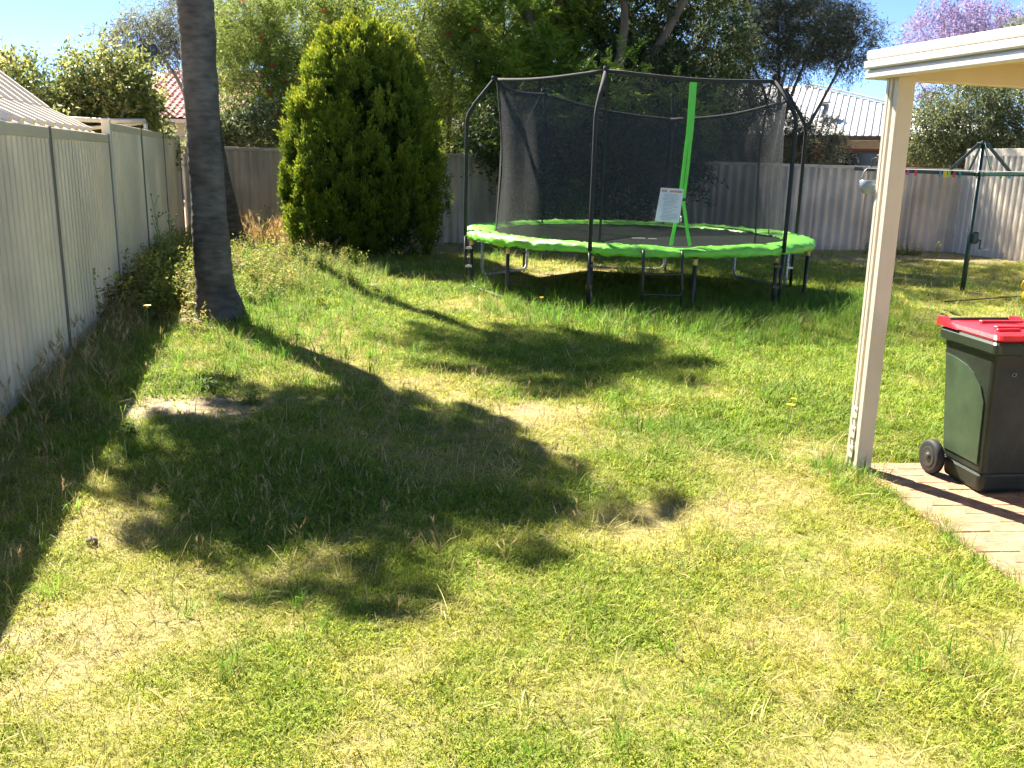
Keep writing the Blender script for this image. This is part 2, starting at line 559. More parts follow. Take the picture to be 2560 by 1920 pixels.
# left fence, two runs that step up
def left_fence(name, ys, top, label):
    p0 = V3(fence_x(ys[0]), ys[0])
    t = thing(name, p0, label, 'fence', 'steel sheet fences round the yard')
    for k in range(len(ys) - 1):
        a = V3(fence_x(ys[k]), ys[k]); b = V3(fence_x(ys[k + 1]), ys[k + 1])
        d = (b - a).normalized(); n = V3(d.y, -d.x); L = (b - a).length
        mb = MB(); mb.corr(a + d * .03, d, n, (0, 0, 1), rib_prof(L - .06, .142, .020, .42, .13), top - .06)
        mb.build('sheet', m_fence, t)
        mb = MB(); mb.beam(a + d * .028 + V3(0, 0, top - .045) , b - d * .028 + V3(0, 0, top - .045), .05, .09, bev=.006)
        mb.build('top_rail', m_fence_trim, t)
        mb = MB(); mb.beam(a + d * .028 + V3(0, 0, .06), b - d * .028 + V3(0, 0, .06), .05, .08)
        mb.build('bottom_rail', m_fence_trim, t)
    for y in ys:
        a = V3(fence_x(y), y); d = V3(-.268, 1).normalized(); n = V3(d.y, -d.x)
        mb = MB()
        # C-shaped post: two flanges and a web; the slot's shadow is painted by the dark colour
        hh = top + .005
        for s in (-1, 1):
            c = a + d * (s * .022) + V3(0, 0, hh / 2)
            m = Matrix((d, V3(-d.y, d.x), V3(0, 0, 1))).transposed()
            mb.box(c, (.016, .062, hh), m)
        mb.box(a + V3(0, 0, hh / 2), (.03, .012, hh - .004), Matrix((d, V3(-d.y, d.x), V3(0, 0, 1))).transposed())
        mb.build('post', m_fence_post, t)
    return t


left_fence('side_fence', [-.7, 2.05, 4.8, 7.57, 10.32], 1.90, 'lower run of beige steel sheet fence along the left, nearest the camera')
lf2 = left_fence('side_fence', [10.42, 12.95, 15.6, 18.3], 2.035, 'taller beige steel sheet fence run stepping up behind the palm trunk')
# pale end post where the fence steps up
mb = MB(); a = V3(fence_x(10.36), 10.36); d = V3(-.268, 1).normalized()
mb.box(a + V3(0, 0, 1.03), (.075, .09, 2.07), Matrix((d, V3(-d.y, d.x), V3(0, 0, 1))).transposed(), .006)
o = mb.build('end_post', m_cream, lf2)

# back fence: corrugated fibre cement
b0 = V3(-6.72, 18.42); b1 = V3(9.72, 20.02)
bd = (b1 - b0).normalized(); bn = V3(bd.y, -bd.x)
bf = thing('back_fence', b0, 'grey corrugated fibro fence across the back behind the trampoline', 'fence')
L = (b1 - b0).length; ns = 15; w = L / ns
for k in range(ns):
    ht = 1.83 - .07 * k / ns
    mb = MB(); mb.corr(b0 + bd * (k * w) + bn * (.004 * (k % 2)), bd, bn, (0, 0, 1), sine_prof(w + .015, .196, .032), ht, .006)
    mb.build('sheet', m_fence_back, bf)
    mb = MB(); mb.beam(b0 + bd * (k * w + .002) + V3(0, 0, ht + .0), b0 + bd * (k * w + w - .002) + V3(0, 0, ht), .085, .07, bev=.008)
    mb.build('capping', m_fence_back, bf)

# right fence, high cream steel
q0 = V3(9.70, 19.93); q1 = V3(11.6, 13.2)
qd = (q1 - q0).normalized(); qn = V3(qd.y, -qd.x)
if qn.x > 0: qn = -qn
rf = thing('right_fence', q0, 'tall sunlit cream steel fence at the right behind the clothes hoist', 'fence')
Lr = (q1 - q0).length; ns = 3; w = Lr / ns
for k in range(ns):
    ht = 2.20
    mb = MB(); mb.corr(q0 + qd * (k * w + .02), qd, qn, (0, 0, 1), rib_prof(w - .04, .158, .032, .45, .1), ht - .05)
    mb.build('sheet', m_fence_right, rf)
    mb = MB(); mb.beam(q0 + qd * (k * w + .003) + V3(0, 0, ht - .06), q0 + qd * (k * w + w - .003) + V3(0, 0, ht - .06), .06, .15, bev=.006)
    mb.build('top_rail', m_fence_right, rf)
for k in range(ns + 1):
    mb = MB(); mb.box(q0 + qd * (k * w) + V3(0, 0, 1.1), (.05, .05, 2.23), Matrix((qd, V3(-qd.y, qd.x), V3(0, 0, 1))).transposed())
    mb.build('post', m_fence_right, rf)


# ------------------------------------------------------------------ leaf clouds
def unit(a): return a / (np.linalg.norm(a, axis=1, keepdims=True) + 1e-9)


def leaf_quads(P, D, N, Ln, Wd):
    """rhombic leaves: base P, direction D, normal N"""
    D = unit(D); S = unit(np.cross(D, N)); N = np.cross(S, D)
    Ln = Ln[:, None]; Wd = Wd[:, None]
    a = P; b = P + D * Ln * .45 + S * Wd * .5 + N * Wd * .12; c = P + D * Ln; d = P + D * Ln * .45 - S * Wd * .5 + N * Wd * .12
    V = np.stack([a, b, c, d], 1).reshape(-1, 3)
    Q = np.arange(len(P) * 4).reshape(-1, 4)
    return V, Q


def crown_leaves(ells, leaf=(.10, .03), per=14, twig=.32, droop=.0, pinnate=False, rg=rng, lumpy=.28, hollow=.35, updir=.25, dens=1.5):
    Vs, Ts = [], []
    for (cx, cy, cz, rx, ry, rz, n) in ells:
        n = int(n * dens)
        d = unit(rg.normal(size=(n, 3)))
        ph = rg.uniform(0, 6.3, 4)
        lump = 1 + lumpy * (np.sin(d[:, 0] * 5 + ph[0]) * np.sin(d[:, 1] * 5 + ph[1]) * .6 + np.sin(d[:, 2] * 7 + ph[2] + d[:, 0] * 4) * .4)
        rad = (hollow + (1 - hollow) * rg.random(n) ** .6) * lump
        P = np.array([cx, cy, cz]) + d * np.array([rx, ry, rz]) * rad[:, None]
        out = unit(d * np.array([1 / rx, 1 / ry, 1 / rz]))
        tdir = unit(out * .7 + np.array([0, 0, updir - droop]) + rg.normal(size=(n, 3)) * .45)
        tl = twig * rg.uniform(.6, 1.3, n)
        k = per
        u = np.linspace(.1, 1, k)
        B = P[:, None, :] + tdir[:, None, :] * (tl[:, None] * u[None, :])[:, :, None]
        B[:, :, 2] -= droop * (tl[:, None] * u[None, :] ** 2) * .8
        side = unit(np.cross(tdir, rg.normal(size=(n, 3)) * .3 + np.array([0, 0, 1])))
        if pinnate:
            sg = np.where(np.arange(k) % 2 == 0, 1, -1)
            D = side[:, None, :] * sg[None, :, None] + tdir[:, None, :] * .45 + rg.normal(size=(n, k, 3)) * .12
            N = np.cross(tdir, side)[:, None, :] + rg.normal(size=(n, k, 3)) * .25
        else:
            D = tdir[:, None, :] * .6 + rg.normal(size=(n, k, 3)) * .75
            D[:, :, 2] -= droop
            N = rg.normal(size=(n, k, 3)) + out[:, None, :] * .5
            B = B + rg.normal(size=(n, k, 3)) * leaf[0] * .35
        m = n * k
        Ln = leaf[0] * rg.uniform(.65, 1.3, m); Wd = leaf[1] * rg.uniform(.7, 1.3, m)
        v, q = leaf_quads(B.reshape(-1, 3), D.reshape(-1, 3), N.reshape(-1, 3), Ln, Wd)
        t = np.repeat(rg.normal(.42, .17, n), k) + rg.normal(0, .13, m)
        Vs.append(v); Ts.append(t)
    V = np.concatenate(Vs)
    return V, np.arange(len(V)).reshape(-1, 4), np.clip(np.concatenate(Ts), 0, 1)


def limb(mb, p0, p1, r0_, r1_, bend=.15, k=6, n=8):
    p0 = Vector(p0); p1 = Vector(p1)
    off = Vector((random.uniform(-1, 1), random.uniform(-1, 1), random.uniform(-.3, .5))) * (p1 - p0).length * bend
    pts = []
    for i in range(k + 1):
        u = i / k
        pts.append(p0.lerp(p1, u) + off * math.sin(math.pi * u))
    mb.tube(pts, [r0_ + (r1_ - r0_) * (i / k) for i in range(k + 1)], n)
    return pts[-1]


def tree(name, base, ells, label, cat='tree', mat=f_dark, bark=m_bark, tr=.14, fork=.45, group=None, **kw):
    base = Vector(base)
    t = thing(name, base, label, cat, group)
    V, Q, T = crown_leaves(ells, **kw)
    me = lmesh('crown', V - np.array(base), Q, T)
    mobj('crown', me, mat, t)
    zc = min(e[2] for e in ells)
    cx = sum(e[0] for e in ells) / len(ells); cy = sum(e[1] for e in ells) / len(ells)
    mid = Vector((base.x * .6 + cx * .4, base.y * .6 + cy * .4, max(.4, zc * fork * 1.2)))
    mb = MB()
    limb(mb, base - Vector((0, 0, .1)), mid, tr * 1.25, tr * .8, .04)
    mb.build('trunk', bark, t, True)
    for e in ells:
        mb = MB()
        limb(mb, mid - Vector((0, 0, .05)), (e[0], e[1], e[2]), tr * .55, tr * .16, .12)
        for s in range(3):
            dd = Vector((random.uniform(-.7, .7) * e[3], random.uniform(-.7, .7) * e[4], random.uniform(-.2, .75) * e[5]))
            limb(mb, (e[0], e[1], e[2] - .05), Vector(e[:3]) + dd, tr * .18, tr * .05, .15, 4, 5)
        mb.build('limb', bark, t, True)
    return t


# neighbours' shrubs on the left
tree('photinia_shrub', (-7.7, 14.6, 0), [(-7.9, 14.6, 2.25, .75, .7, .75, 420), (-7.35, 14.5, 2.0, .5, .6, .55, 220), (-8.6, 14.8, 2.5, .6, .6, .6, 220)],
     'pink tipped photinia shrub at the far left beyond the beige fence', 'shrub', f_photinia, leaf=(.09, .04), per=13, twig=.30, tr=.06)
tree('photinia_shrub', (-6.9, 15.6, 0), [(-6.75, 15.3, 2.5, .75, .7, .85, 480), (-6.65, 15.6, 2.3, .40, .7, .75, 380), (-7.0, 17.4, 1.75, .35, .6, .40, 220), (-7.1, 15.2, 2.1, .5, .5, .55, 200)],
     'larger yellow leaved photinia shrub in front of the red tiled roof', 'shrub', f_photinia, leaf=(.09, .04), per=13, twig=.30, tr=.07)
tree('green_shrub', (-5.9, 19.4, 0), [(-6.3, 19.5, 1.9, .7, .5, .55, 260), (-5.6, 19.6, 2.0, .8, .6, .7, 320)],
     'low green shrub behind the back fence beside the palm trunk', 'shrub', f_right, leaf=(.08, .04), per=13, twig=.28, tr=.05)
# far eucalypt and a far palm
tree('gum_tree', (-13.0, 36, 0), [(-14.3, 36, 5.9, 1.3, 1.2, 1.0, 420), (-12.6, 36.4, 6.6, 1.6, 1.4, 1.1, 520), (-11.4, 36, 5.8, 1.2, 1.2, 1.3, 380), (-10.2, 36, 7.0, 1.4, 1.2, 1.2, 420)],
     'grey green gum tree in the distance behind the palm trunk', 'tree', f_euc, m_bark_pale, leaf=(.17, .035), per=12, twig=.55, droop=.55, tr=.18, lumpy=.45)
# bottlebrush trees behind the back fence
t = tree('bottlebrush_tree', (-5.0, 21.2, 0), [(-6.1, 21.2, 3.4, .9, .9, 1.2, 560), (-5.0, 21.0, 3.0, .9, .8, 1.2, 560), (-4.9, 21.6, 4.7, 1.2, .9, 1.0, 560), (-3.8, 21.2, 4.0, .9, .8, 1.3, 500), (-6.2, 21.6, 4.6, .7, .7, .7, 260), (-4.2, 20.9, 2.2, .9, .7, .7, 320)],
         'bottlebrush tree with red flowers between the palm trunk and the conifer', 'tree', f_bottle, m_bark, leaf=(.10, .022), per=18, twig=.42, droop=.15, tr=.12)
t2 = tree('bottlebrush_tree', (-1.6, 21.4, 0), [(-2.2, 21.2, 4.6, 1.1, .9, 1.0, 520), (-1.5, 21.0, 3.7, .9, .8, 1.1, 520), (-1.0, 21.5, 4.9, 1.0, .9, .9, 420), (-2.2, 21.4, 2.7, 1.0, .7, 1.0, 360)],
          'bottlebrush tree with red flowers just right of the conifer top', 'tree', f_bottle, m_bark, leaf=(.10, .022), per=18, twig=.42, droop=.15, tr=.12)


def blossoms(parent, pts, name='flower'):
    base = parent.location
    for p in pts:
        n = 60
        u = rng.random(n)
        ax = unit(rng.normal(size=(1, 3)) * .4 + np.array([[0, 0, .6]]))[0]
        P = np.array(p) + ax * (u[:, None] - .5) * .13
        D = unit(rng.normal(size=(n, 3)))
        v, q = leaf_quads(P, D, rng.normal(size=(n, 3)), np.full(n, .05), np.full(n, .010))
        mobj(name, lmesh(name, v - np.array(base), q, rng.random(n)), f_red, parent)


blossoms(t, [(-5.55, 20.3, 4.15), (-5.3, 20.2, 3.6), (-5.42, 20.25, 3.05), (-5.15, 20.1, 2.55), (-5.05, 20.2, 3.3), (-4.75, 20.2, 2.75), (-5.9, 20.3, 4.9), (-4.2, 20.4, 4.75), (-3.9, 20.5, 3.6)])
blossoms(t2, [(-1.55, 20.2, 4.3), (-1.0, 20.2, 4.4), (-.75, 20.5, 4.75), (-2.3, 20.2, 5.1)])
# feathery bright green tree and the dark mass behind the trampoline
tree('feather_leaf_tree', (.3, 21.6, 0), [(-.4, 21.0, 4.4, 1.0, .9, 1.0, 340), (.4, 20.7, 3.4, 1.0, .8, 1.0, 360), (-.3, 20.8, 2.6, .9, .7, .8, 260), (.9, 20.6, 2.5, .9, .7, .9, 260), (.9, 21.4, 5.0, .8, .8, .8, 220)],
     'bright green feathery leaved tree above the left end of the trampoline net', 'tree', f_tip, m_bark, leaf=(.13, .032), per=22, twig=.5, droop=.2, pinnate=True, tr=.12)
tree('shade_tree', (1.35, 22.2, 0), [(2.3, 21.8, 5.0, 1.4, 1.0, 1.1, 520), (2.6, 21.3, 3.6, 1.4, .9, 1.1, 560), (1.8, 21.5, 2.3, 1.4, .8, .9, 480), (3.6, 21.4, 2.5, 1.3, .8, 1.0, 460), (4.1, 21.9, 4.4, 1.2, .9, 1.2, 460), (.9, 22.6, 5.6, 1.1, 1.0, .9, 260), (-.6, 22.4, 1.9, 1.3, .6, .8, 380), (2.2, 21.0, 7.2, 2.0, 1.6, 1.3, 420), (-1.6, 20.9, 7.0, 1.6, 1.4, 1.1, 300), (.6, 20.6, 8.8, 1.8, 1.5, 1.1, 280), (4.4, 21.2, 7.0, 1.8, 1.6, 1.3, 380), (-.2, 21.2, 7.2, 1.8, 1.5, 1.2, 320), (2.0, 19.7, 5.9, 1.6, 1.0, .7, 260), (.7, 18.3, 1.5, .75, .35, .85, 300), (1.9, 18.2, 1.7, .85, .35, 1.0, 340), (3.0, 18.4, 1.8, .75, .35, .9, 260), (-.3, 18.3, 2.2, .7, .4, .6, 160)],
     'dark dense shade tree with a thick trunk behind the trampoline', 'tree', f_dark, m_bark, leaf=(.11, .036), per=18, twig=.4, droop=.15, tr=.30, fork=.9)
tree('feather_leaf_tree', (2.2, 19.2, 0), [(1.0, 18.6, 2.35, .55, .5, .6, 70), (1.2, 18.3, 1.5, .6, .4, .5, 60), (3.2, 18.6, 2.6, .8, .5, .7, 90), (1.9, 18.6, 3.2, .8, .5, .6, 80)],
     'thin feathery sapling leaning over the fence behind the trampoline net', 'tree', f_tip, m_bark, leaf=(.11, .03), per=20, twig=.45, droop=.3, pinnate=True, tr=.02)
tree('sheoak_tree', (6.8, 24.1, 0), [(5.5, 24.34, 4.97, 1.29, 1.05, 1.4, 598), (6.9, 24.1, 4.97, 1.17, 1.05, 0.94, 552), (7.6, 24.22, 5.21, 0.94, 0.94, 0.82, 345), (8.42, 24.1, 4.86, 0.64, 0.7, 0.7, 229), (6.08, 23.87, 2.75, 1.17, 0.94, 0.94, 482), (7.6, 23.87, 2.28, 0.73, 0.7, 0.53, 299), (5.03, 23.98, 3.33, 1.17, 0.94, 1.17, 413), (6.43, 24.57, 6.26, 1.4, 1.05, 0.94, 368), (5.73, 24.57, 8.13, 1.75, 1.52, 1.4, 345)],
     'grey green fine leaved tree in front of the white roofed house', 'tree', f_sheoak, m_bark, leaf=(.11, .018), per=22, twig=.42, droop=.25, tr=.13, lumpy=.4)
tree('jacaranda_tree', (19.3, 42, 0), [(18.6, 42, 7.6, 1.6, 1.3, 1.3, 420), (20.1, 42.3, 7.9, 1.6, 1.3, 1.0, 360), (17.8, 42, 5.6, 1.2, 1.0, 1.2, 200), (21.9, 42, 7.4, 1.6, 1.3, 1.2, 240)],
     'purple flowering jacaranda tree above the patio roof', 'tree', f_jac, m_bark_pale, leaf=(.15, .06), per=11, dens=1.0, twig=.6, tr=.16, lumpy=.45)
tree('tall_shrub', (11.6, 24.2, 0), [(10.6, 24.0, 2.5, .8, .8, .9, 380), (11.7, 24.2, 3.1, 1.0, .9, 1.1, 560), (12.9, 24.2, 3.3, 1.0, .9, 1.1, 480), (11.2, 23.8, 2.0, .9, .7, .6, 320), (12.5, 23.8, 2.1, 1.0, .8, .8, 380), (14.0, 24.2, 2.8, 1.1, .9, 1.2, 300)],
     'tall olive leaved shrub behind the clothes hoist and back fence corner', 'tree', f_right, m_bark, leaf=(.08, .032), per=17, twig=.36, tr=.09)
tree('green_gum_tree', (21.5, 36, 0), [(20.3, 36, 6.1, 1.2, 1.0, 1.2, 300), (19.2, 36.5, 6.6, .9, .9, .8, 200), (18.2, 36, 5.4, .8, .8, .7, 160), (22.2, 36, 6.2, 1.2, 1, 1.2, 260)],
     'pale green tree in front of the jacaranda above the patio roof', 'tree', f_euc, m_bark_pale, leaf=(.14, .05), per=13, twig=.5, tr=.14)

# background trees that close the view behind the fence
for (bx0, by0, rx0, top_, lb, mt_) in ((-5.0, 27.5, 2.1, 6.0, 'tall pale tree behind the left bottlebrush tree', f_bottle), (-1.6, 28, 2.1, 6.3, 'tall pale green tree behind the conifer top', f_bottle), (1.8, 27.5, 2.1, 6.4, 'tall dark tree behind the thick trunked shade tree', f_dark), (5.0, 28.5, 1.7, 4.6, 'dark tree between the shade tree and the white roofed house', f_dark)):
    tree('background_tree', (bx0, by0, 0), [(bx0 - rx0 * .4, by0, top_ * .38, rx0 * .95, 1.2, top_ * .3, 330), (bx0 + rx0 * .5, by0 + .3, top_ * .45, rx0 * .9, 1.2, top_ * .3, 330), (bx0, by0, top_ * .75, rx0 * .95, 1.2, top_ * .28, 380)],
         lb, 'tree', mt_, m_bark, group='trees beyond the back fence', leaf=(.16, .06), per=14, twig=.5, droop=.15, tr=.16)

# ------------------------------------------------------------------ golden conifer
CX, CY = -2.72, 16.3
cf = thing('golden_conifer', (CX, CY, 0), 'egg shaped golden green conifer standing before the back fence', 'tree')


def con_r(z):
    return np.interp(z, [0, .3, .7, 1.6, 2.5, 3.2, 3.65, 3.95, 4.1], [1.00, 1.28, 1.43, 1.40, 1.20, .86, .50, .28, .12])


Vs, Ts = [], []
nl = 470
for i in range(nl):
    z = .10 + 3.5 * rng.random() ** .95
    th = rng.uniform(0, 2 * math.pi)
    rr = float(con_r(np.array(z))) * rng.uniform(.86, 1.02)
    if i < 46:                                   # close the rounded top
        z = rng.uniform(3.2, 3.78); rr = float(con_r(np.array(z))) * rng.random() ** .5
    c = np.array([CX + rr * math.cos(th), CY + rr * math.sin(th) * .95, z])
    out = np.array([math.cos(th), math.sin(th), 0])
    hgt = rng.uniform(.30, .62); wd = rng.uniform(.06, .12)
    npl = 13
    a = rng.uniform(0, 2 * math.pi, npl); q = rng.random(npl) ** .5
    hz = rng.uniform(-.5, .5, npl)
    base = c + np.stack([np.cos(a) * wd * q * (1 - .7 * np.clip(hz, 0, 1)), np.sin(a) * wd * q * (1 - .7 * np.clip(hz, 0, 1)), hz * hgt], 1)
    tone = rng.normal(0, .09)
    for b_ in range(npl):
        k = 24
        ph = rng.uniform(.12, .22)
        ang = rng.uniform(0, math.pi)
        fan = np.array([math.cos(ang), math.sin(ang), 0])
        ax = unit((out * .35 + np.array([0, 0, 1]) + rng.normal(size=3) * .14)[None])[0]
        u = rng.random(k)
        lat = (rng.random(k) - .5) * .12 * np.sin(np.pi * (.15 + .8 * u)) * 1.1
        P = base[b_] + ax * (u * ph)[:, None] + fan * lat[:, None] + rng.normal(size=(k, 3)) * .012
        D = ax + fan * (lat * 7)[:, None] + rng.normal(size=(k, 3)) * .25
        N = np.cross(ax, fan) + rng.normal(size=(k, 3)) * .5
        v, q_ = leaf_quads(P, D, N, rng.uniform(.040, .070, k), rng.uniform(.016, .028, k))
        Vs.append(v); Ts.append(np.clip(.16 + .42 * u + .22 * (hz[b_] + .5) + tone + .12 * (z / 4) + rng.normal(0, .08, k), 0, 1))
V = np.concatenate(Vs) - np.array([CX, CY, 0])
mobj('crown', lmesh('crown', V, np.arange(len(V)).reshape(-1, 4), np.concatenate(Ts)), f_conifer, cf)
# dense inner foliage behind the plumes
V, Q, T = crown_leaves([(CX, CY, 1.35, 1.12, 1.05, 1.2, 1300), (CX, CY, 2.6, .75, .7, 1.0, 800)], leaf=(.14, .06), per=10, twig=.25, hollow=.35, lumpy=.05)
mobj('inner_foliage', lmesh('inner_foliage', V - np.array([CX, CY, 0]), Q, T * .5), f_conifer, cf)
mb = MB(); mb.tube([(CX, CY, -.05), (CX, CY, .6), (CX + .05, CY, 3.2)], [.14, .12, .03], 10); mb.build('trunk', m_bark, cf, True)

# ------------------------------------------------------------------ palms
def frond_mesh(seed, L=2.5, up_=52, bend=140, pairs=62, ll=.62):
    rg = np.random.default_rng(seed)
    s = np.linspace(0, 1, 16)
    ph = np.radians(up_ - bend * s ** 1.15)
    X = np.concatenate([[0], np.cumsum(np.cos(ph[:-1]))]) * L / 15; Z = np.concatenate([[0], np.cumsum(np.sin(ph[:-1]))]) * L / 15
    Y = .18 * s ** 2 * rg.uniform(-1, 1)
    path = np.stack([X, Y, Z], 1)
    mb = MB(); mb.tube([Vector(p) for p in path], list(.022 * (1 - s) + .004), 5)
    V = np.array([tuple(p) for p in mb.v]); nv = len(V)
    faces = [f for f in mb.f]
    u = np.linspace(.12, .99, pairs)
    B = np.stack([np.interp(u, s, path[:, k]) for k in range(3)], 1)
    Tn = unit(np.gradient(B, axis=0))
    vs = []
    for sg in (-1, 1):
        side = unit(np.cross(Tn, np.array([0, 0, 1.])))
        D = unit(side * sg * .8 + Tn * .5 + np.array([0, 0, -.25]) + rg.normal(size=B.shape) * .22)
        ln = ll * np.sin(np.pi * (.12 + .82 * u)) * rg.uniform(.8, 1.1, pairs)
        w = .052
        wv = unit(np.cross(D, np.array([0, 0, 1.])) + rg.normal(size=B.shape) * .2) * w / 2
        p1 = B + D * (ln * .5)[:, None]; p2 = B + D * ln[:, None] * .85; p2[:, 2] -= ln * .45
        for i in range(pairs):
            b = nv + len(vs)
            vs += [B[i] - wv[i] * .5, B[i] + wv[i] * .5, p1[i] + wv[i], p1[i] - wv[i], p2[i] + wv[i] * .15, p2[i] - wv[i] * .15]
            faces += [(b, b + 1, b + 2, b + 3), (b + 3, b + 2, b + 4, b + 5)]
    me = bpy.data.meshes.new('frond')
    me.from_pydata([tuple(p) for p in V] + [tuple(p) for p in vs], [], faces)
    a = me.attributes.new('tint', 'FLOAT', 'FACE'); a.data.foreach_set('value', rg.random(len(faces)).astype(np.float32))
    me.materials.append(f_palm)
    return me


fronds = [frond_mesh(s, *a) for s, a in ((1, (2.5, 52, 140)), (2, (2.7, 48, 125)), (3, (2.3, 60, 160)))]


def palm(name, path, rad, label, nf, scale=1.0, ring=.085, shaft=True, spread=1.0):
    base = Vector(path[0])
    t = thing(name, base, label, 'palm tree')
    # ringed trunk
    P = [Vector(p) for p in path]
    n = int(sum((P[i + 1] - P[i]).length for i in range(len(P) - 1)) / (ring / 4))
    zs = np.linspace(P[0].z, P[-1].z, n)
    xs = np.interp(zs, [p.z for p in P], [p.x for p in P]); ys = np.interp(zs, [p.z for p in P], [p.y for p in P])
    k = np.ones(9) / 9
    xs = np.convolve(np.pad(xs, 4, 'edge'), k, 'valid'); ys = np.convolve(np.pad(ys, 4, 'edge'), k, 'valid')
    rs = np.interp(zs, [p.z for p in P], rad)
    saw = ((zs / ring + .3 * np.sin(zs * 2.1)) % 1.0)
    rs = rs * (1 + .022 * (saw < .28)) * (1 + .012 * np.sin(zs * 9))
    mb = MB(); mb.tube([Vector((x, y, z)) for x, y, z in zip(xs, ys, zs)], list(rs), 24)
    # surface unevenness
    vv = np.array([tuple(p) for p in mb.v])
    an = np.arctan2(vv[:, 1] - np.interp(vv[:, 2], zs, ys), vv[:, 0] - np.interp(vv[:, 2], zs, xs))
    dv = (fbm(an * 2.2 + 20, vv[:, 2] * 5, 5) - .5) * .03
    vv[:, 0] += np.cos(an) * dv; vv[:, 1] += np.sin(an) * dv
    mb.v = [tuple(p) for p in vv]
    mb.build('trunk', m_bark_palm, t, True)
    top = P[-1]
    mb = MB(); mb.tube([top - Vector((0, 0, .1)), top + Vector((0, 0, .35)), top + Vector((0, 0, .8))], [rad[-1] * 1.15, rad[-1] * 1.1, .05], 12)
    mb.build('crownshaft', m_bark_palm, t, True)
    for i in range(nf):
        o = bpy.data.objects.new('frond', fronds[i % 3])
        link(o, t)
        az = i * 2.39996 + random.uniform(-.2, .2)
        lev = i / nf
        o.location = Vector((top.x, top.y, top.z + .35 + .45 * lev)) - base
        o.rotation_euler = (random.uniform(-.25, .25), R(36) - R(48) * lev + random.uniform(-.10, .10), az)
        s = scale * random.uniform(.85, 1.1) * spread
        o.scale = (s, s, s)
    return t


palm('feather_palm', [(-3.12, 9.45, -.1), (-3.15, 9.45, .12), (-3.185, 9.45, .3), (-3.2, 9.45, 1.0), (-3.215, 9.45, 1.9), (-3.22, 9.45, 3.2), (-3.45, 9.42, 4.0), (-4.35, 9.35, 5.0)],
     [.31, .25, .205, .18, .165, .175, .165, .15], 'large dark palm trunk standing by the left fence', 58, .70)
palm('feather_palm', [(-5.0, 16.5, -.1), (-5.12, 16.5, .3), (-5.34, 16.5, 1.45), (-5.5, 16.5, 3.0), (-5.6, 16.5, 4.4), (-6.3, 16.6, 10.3)],
     [.20, .15, .13, .12, .12, .11], 'slender second palm trunk mostly hidden behind the large palm', 22, .72)
palm('distant_palm', [(-7.3, 36, 0), (-7.3, 36, 7.2)], [.22, .18], 'distant palm crown peeking over the trees above the conifer', 20, 1.0)


# ------------------------------------------------------------------ trampoline
TC = Vector((1.70, 12.80, 0)); TR = 2.39; TZ = .78
tr = thing('trampoline', TC, 'round trampoline with lime green pad and black enclosure net', 'trampoline')


def tp(az, r_, z): return Vector((TC.x + r_ * math.cos(R(az)), TC.y + r_ * math.sin(R(az)), z))


# steel ring under the pad
mb = MB(); mb.tube([tp(a, TR - .05, TZ - .07) for a in np.linspace(0, 360, 73)], .028, 8, False); mb.build('frame_ring', m_galv, tr, True)
# jumping mat, sagging slightly
mb = MB()
rings = [0, .4, .8, 1.2, 1.6, 1.9, 2.06]
vs, fs = [tp(0, 0, TZ - .05)], []
n = 72
for i, r_ in enumerate(rings[1:]):
    for k in range(n):
        vs.append(tp(k * 360 / n, r_, TZ - .03 - .03 * (1 - (r_ / 2.06) ** 2)))
for k in range(n):
    fs.append((0, 1 + k, 1 + (k + 1) % n))
for i in range(len(rings) - 2):
    for k in range(n):
        a = 1 + i * n + k; b = 1 + i * n + (k + 1) % n
        fs.append((a, a + n, b + n, b))
mb.add(vs, fs); mb.build('mat', m_mat, tr, True)
# printed mark on the mat
mb = MB(); mb.beam((1.62, 12.55, TZ - .055), (1.80, 12.56, TZ - .055), .03, .004); mb.beam((1.84, 12.50, TZ - .055), (1.95, 12.5, TZ - .055), .03, .004)
mb.build('mat_print', m_white, tr)
# crumpled lime safety pad with a hanging skirt
n = 360
prof = [(2.02, -.02), (2.05, .005), (2.14, .022), (2.24, .026), (2.33, .022), (2.385, .008), (2.41, -.02), (2.415, -.05), (2.41, -.085), (2.395, -.09)]
rg = np.random.default_rng(5)
az = np.arange(n) * 360 / n
vs = []
ca, sa = np.cos(np.radians(az)), np.sin(np.radians(az))
for j, (r_, dz) in enumerate(prof):
    w1 = fbm(ca * 14 + 30 + j * .6, sa * 14 + 30, 61) - .5
    w2 = fbm(ca * 42 + 60, sa * 42 + j * 1.1 + 60, 71, 2) - .5
    sk = j / (len(prof) - 1)
    zz = TZ + dz + w1 * (.02 + .05 * sk) + w2 * .04
    zz = zz - .035 * np.exp(-((az - 277) / 7) ** 2) * (sk < .6) - .02 * np.exp(-((az - 262) / 9) ** 2) * sk
    rr = r_ + w2 * .045 * (.4 + sk) + w1 * .035 * sk
    for k in range(n):
        vs.append((TC.x + rr[k] * ca[k], TC.y + rr[k] * sa[k], zz[k]))
fs = []
for j in range(len(prof) - 1):
    for k in range(n):
        a = j * n + k; b = j * n + (k + 1) % n
        fs.append((a, a + n, b + n, b))
mb = MB(); mb.add(vs, fs); mb.build('safety_pad', m_pad, tr, True)

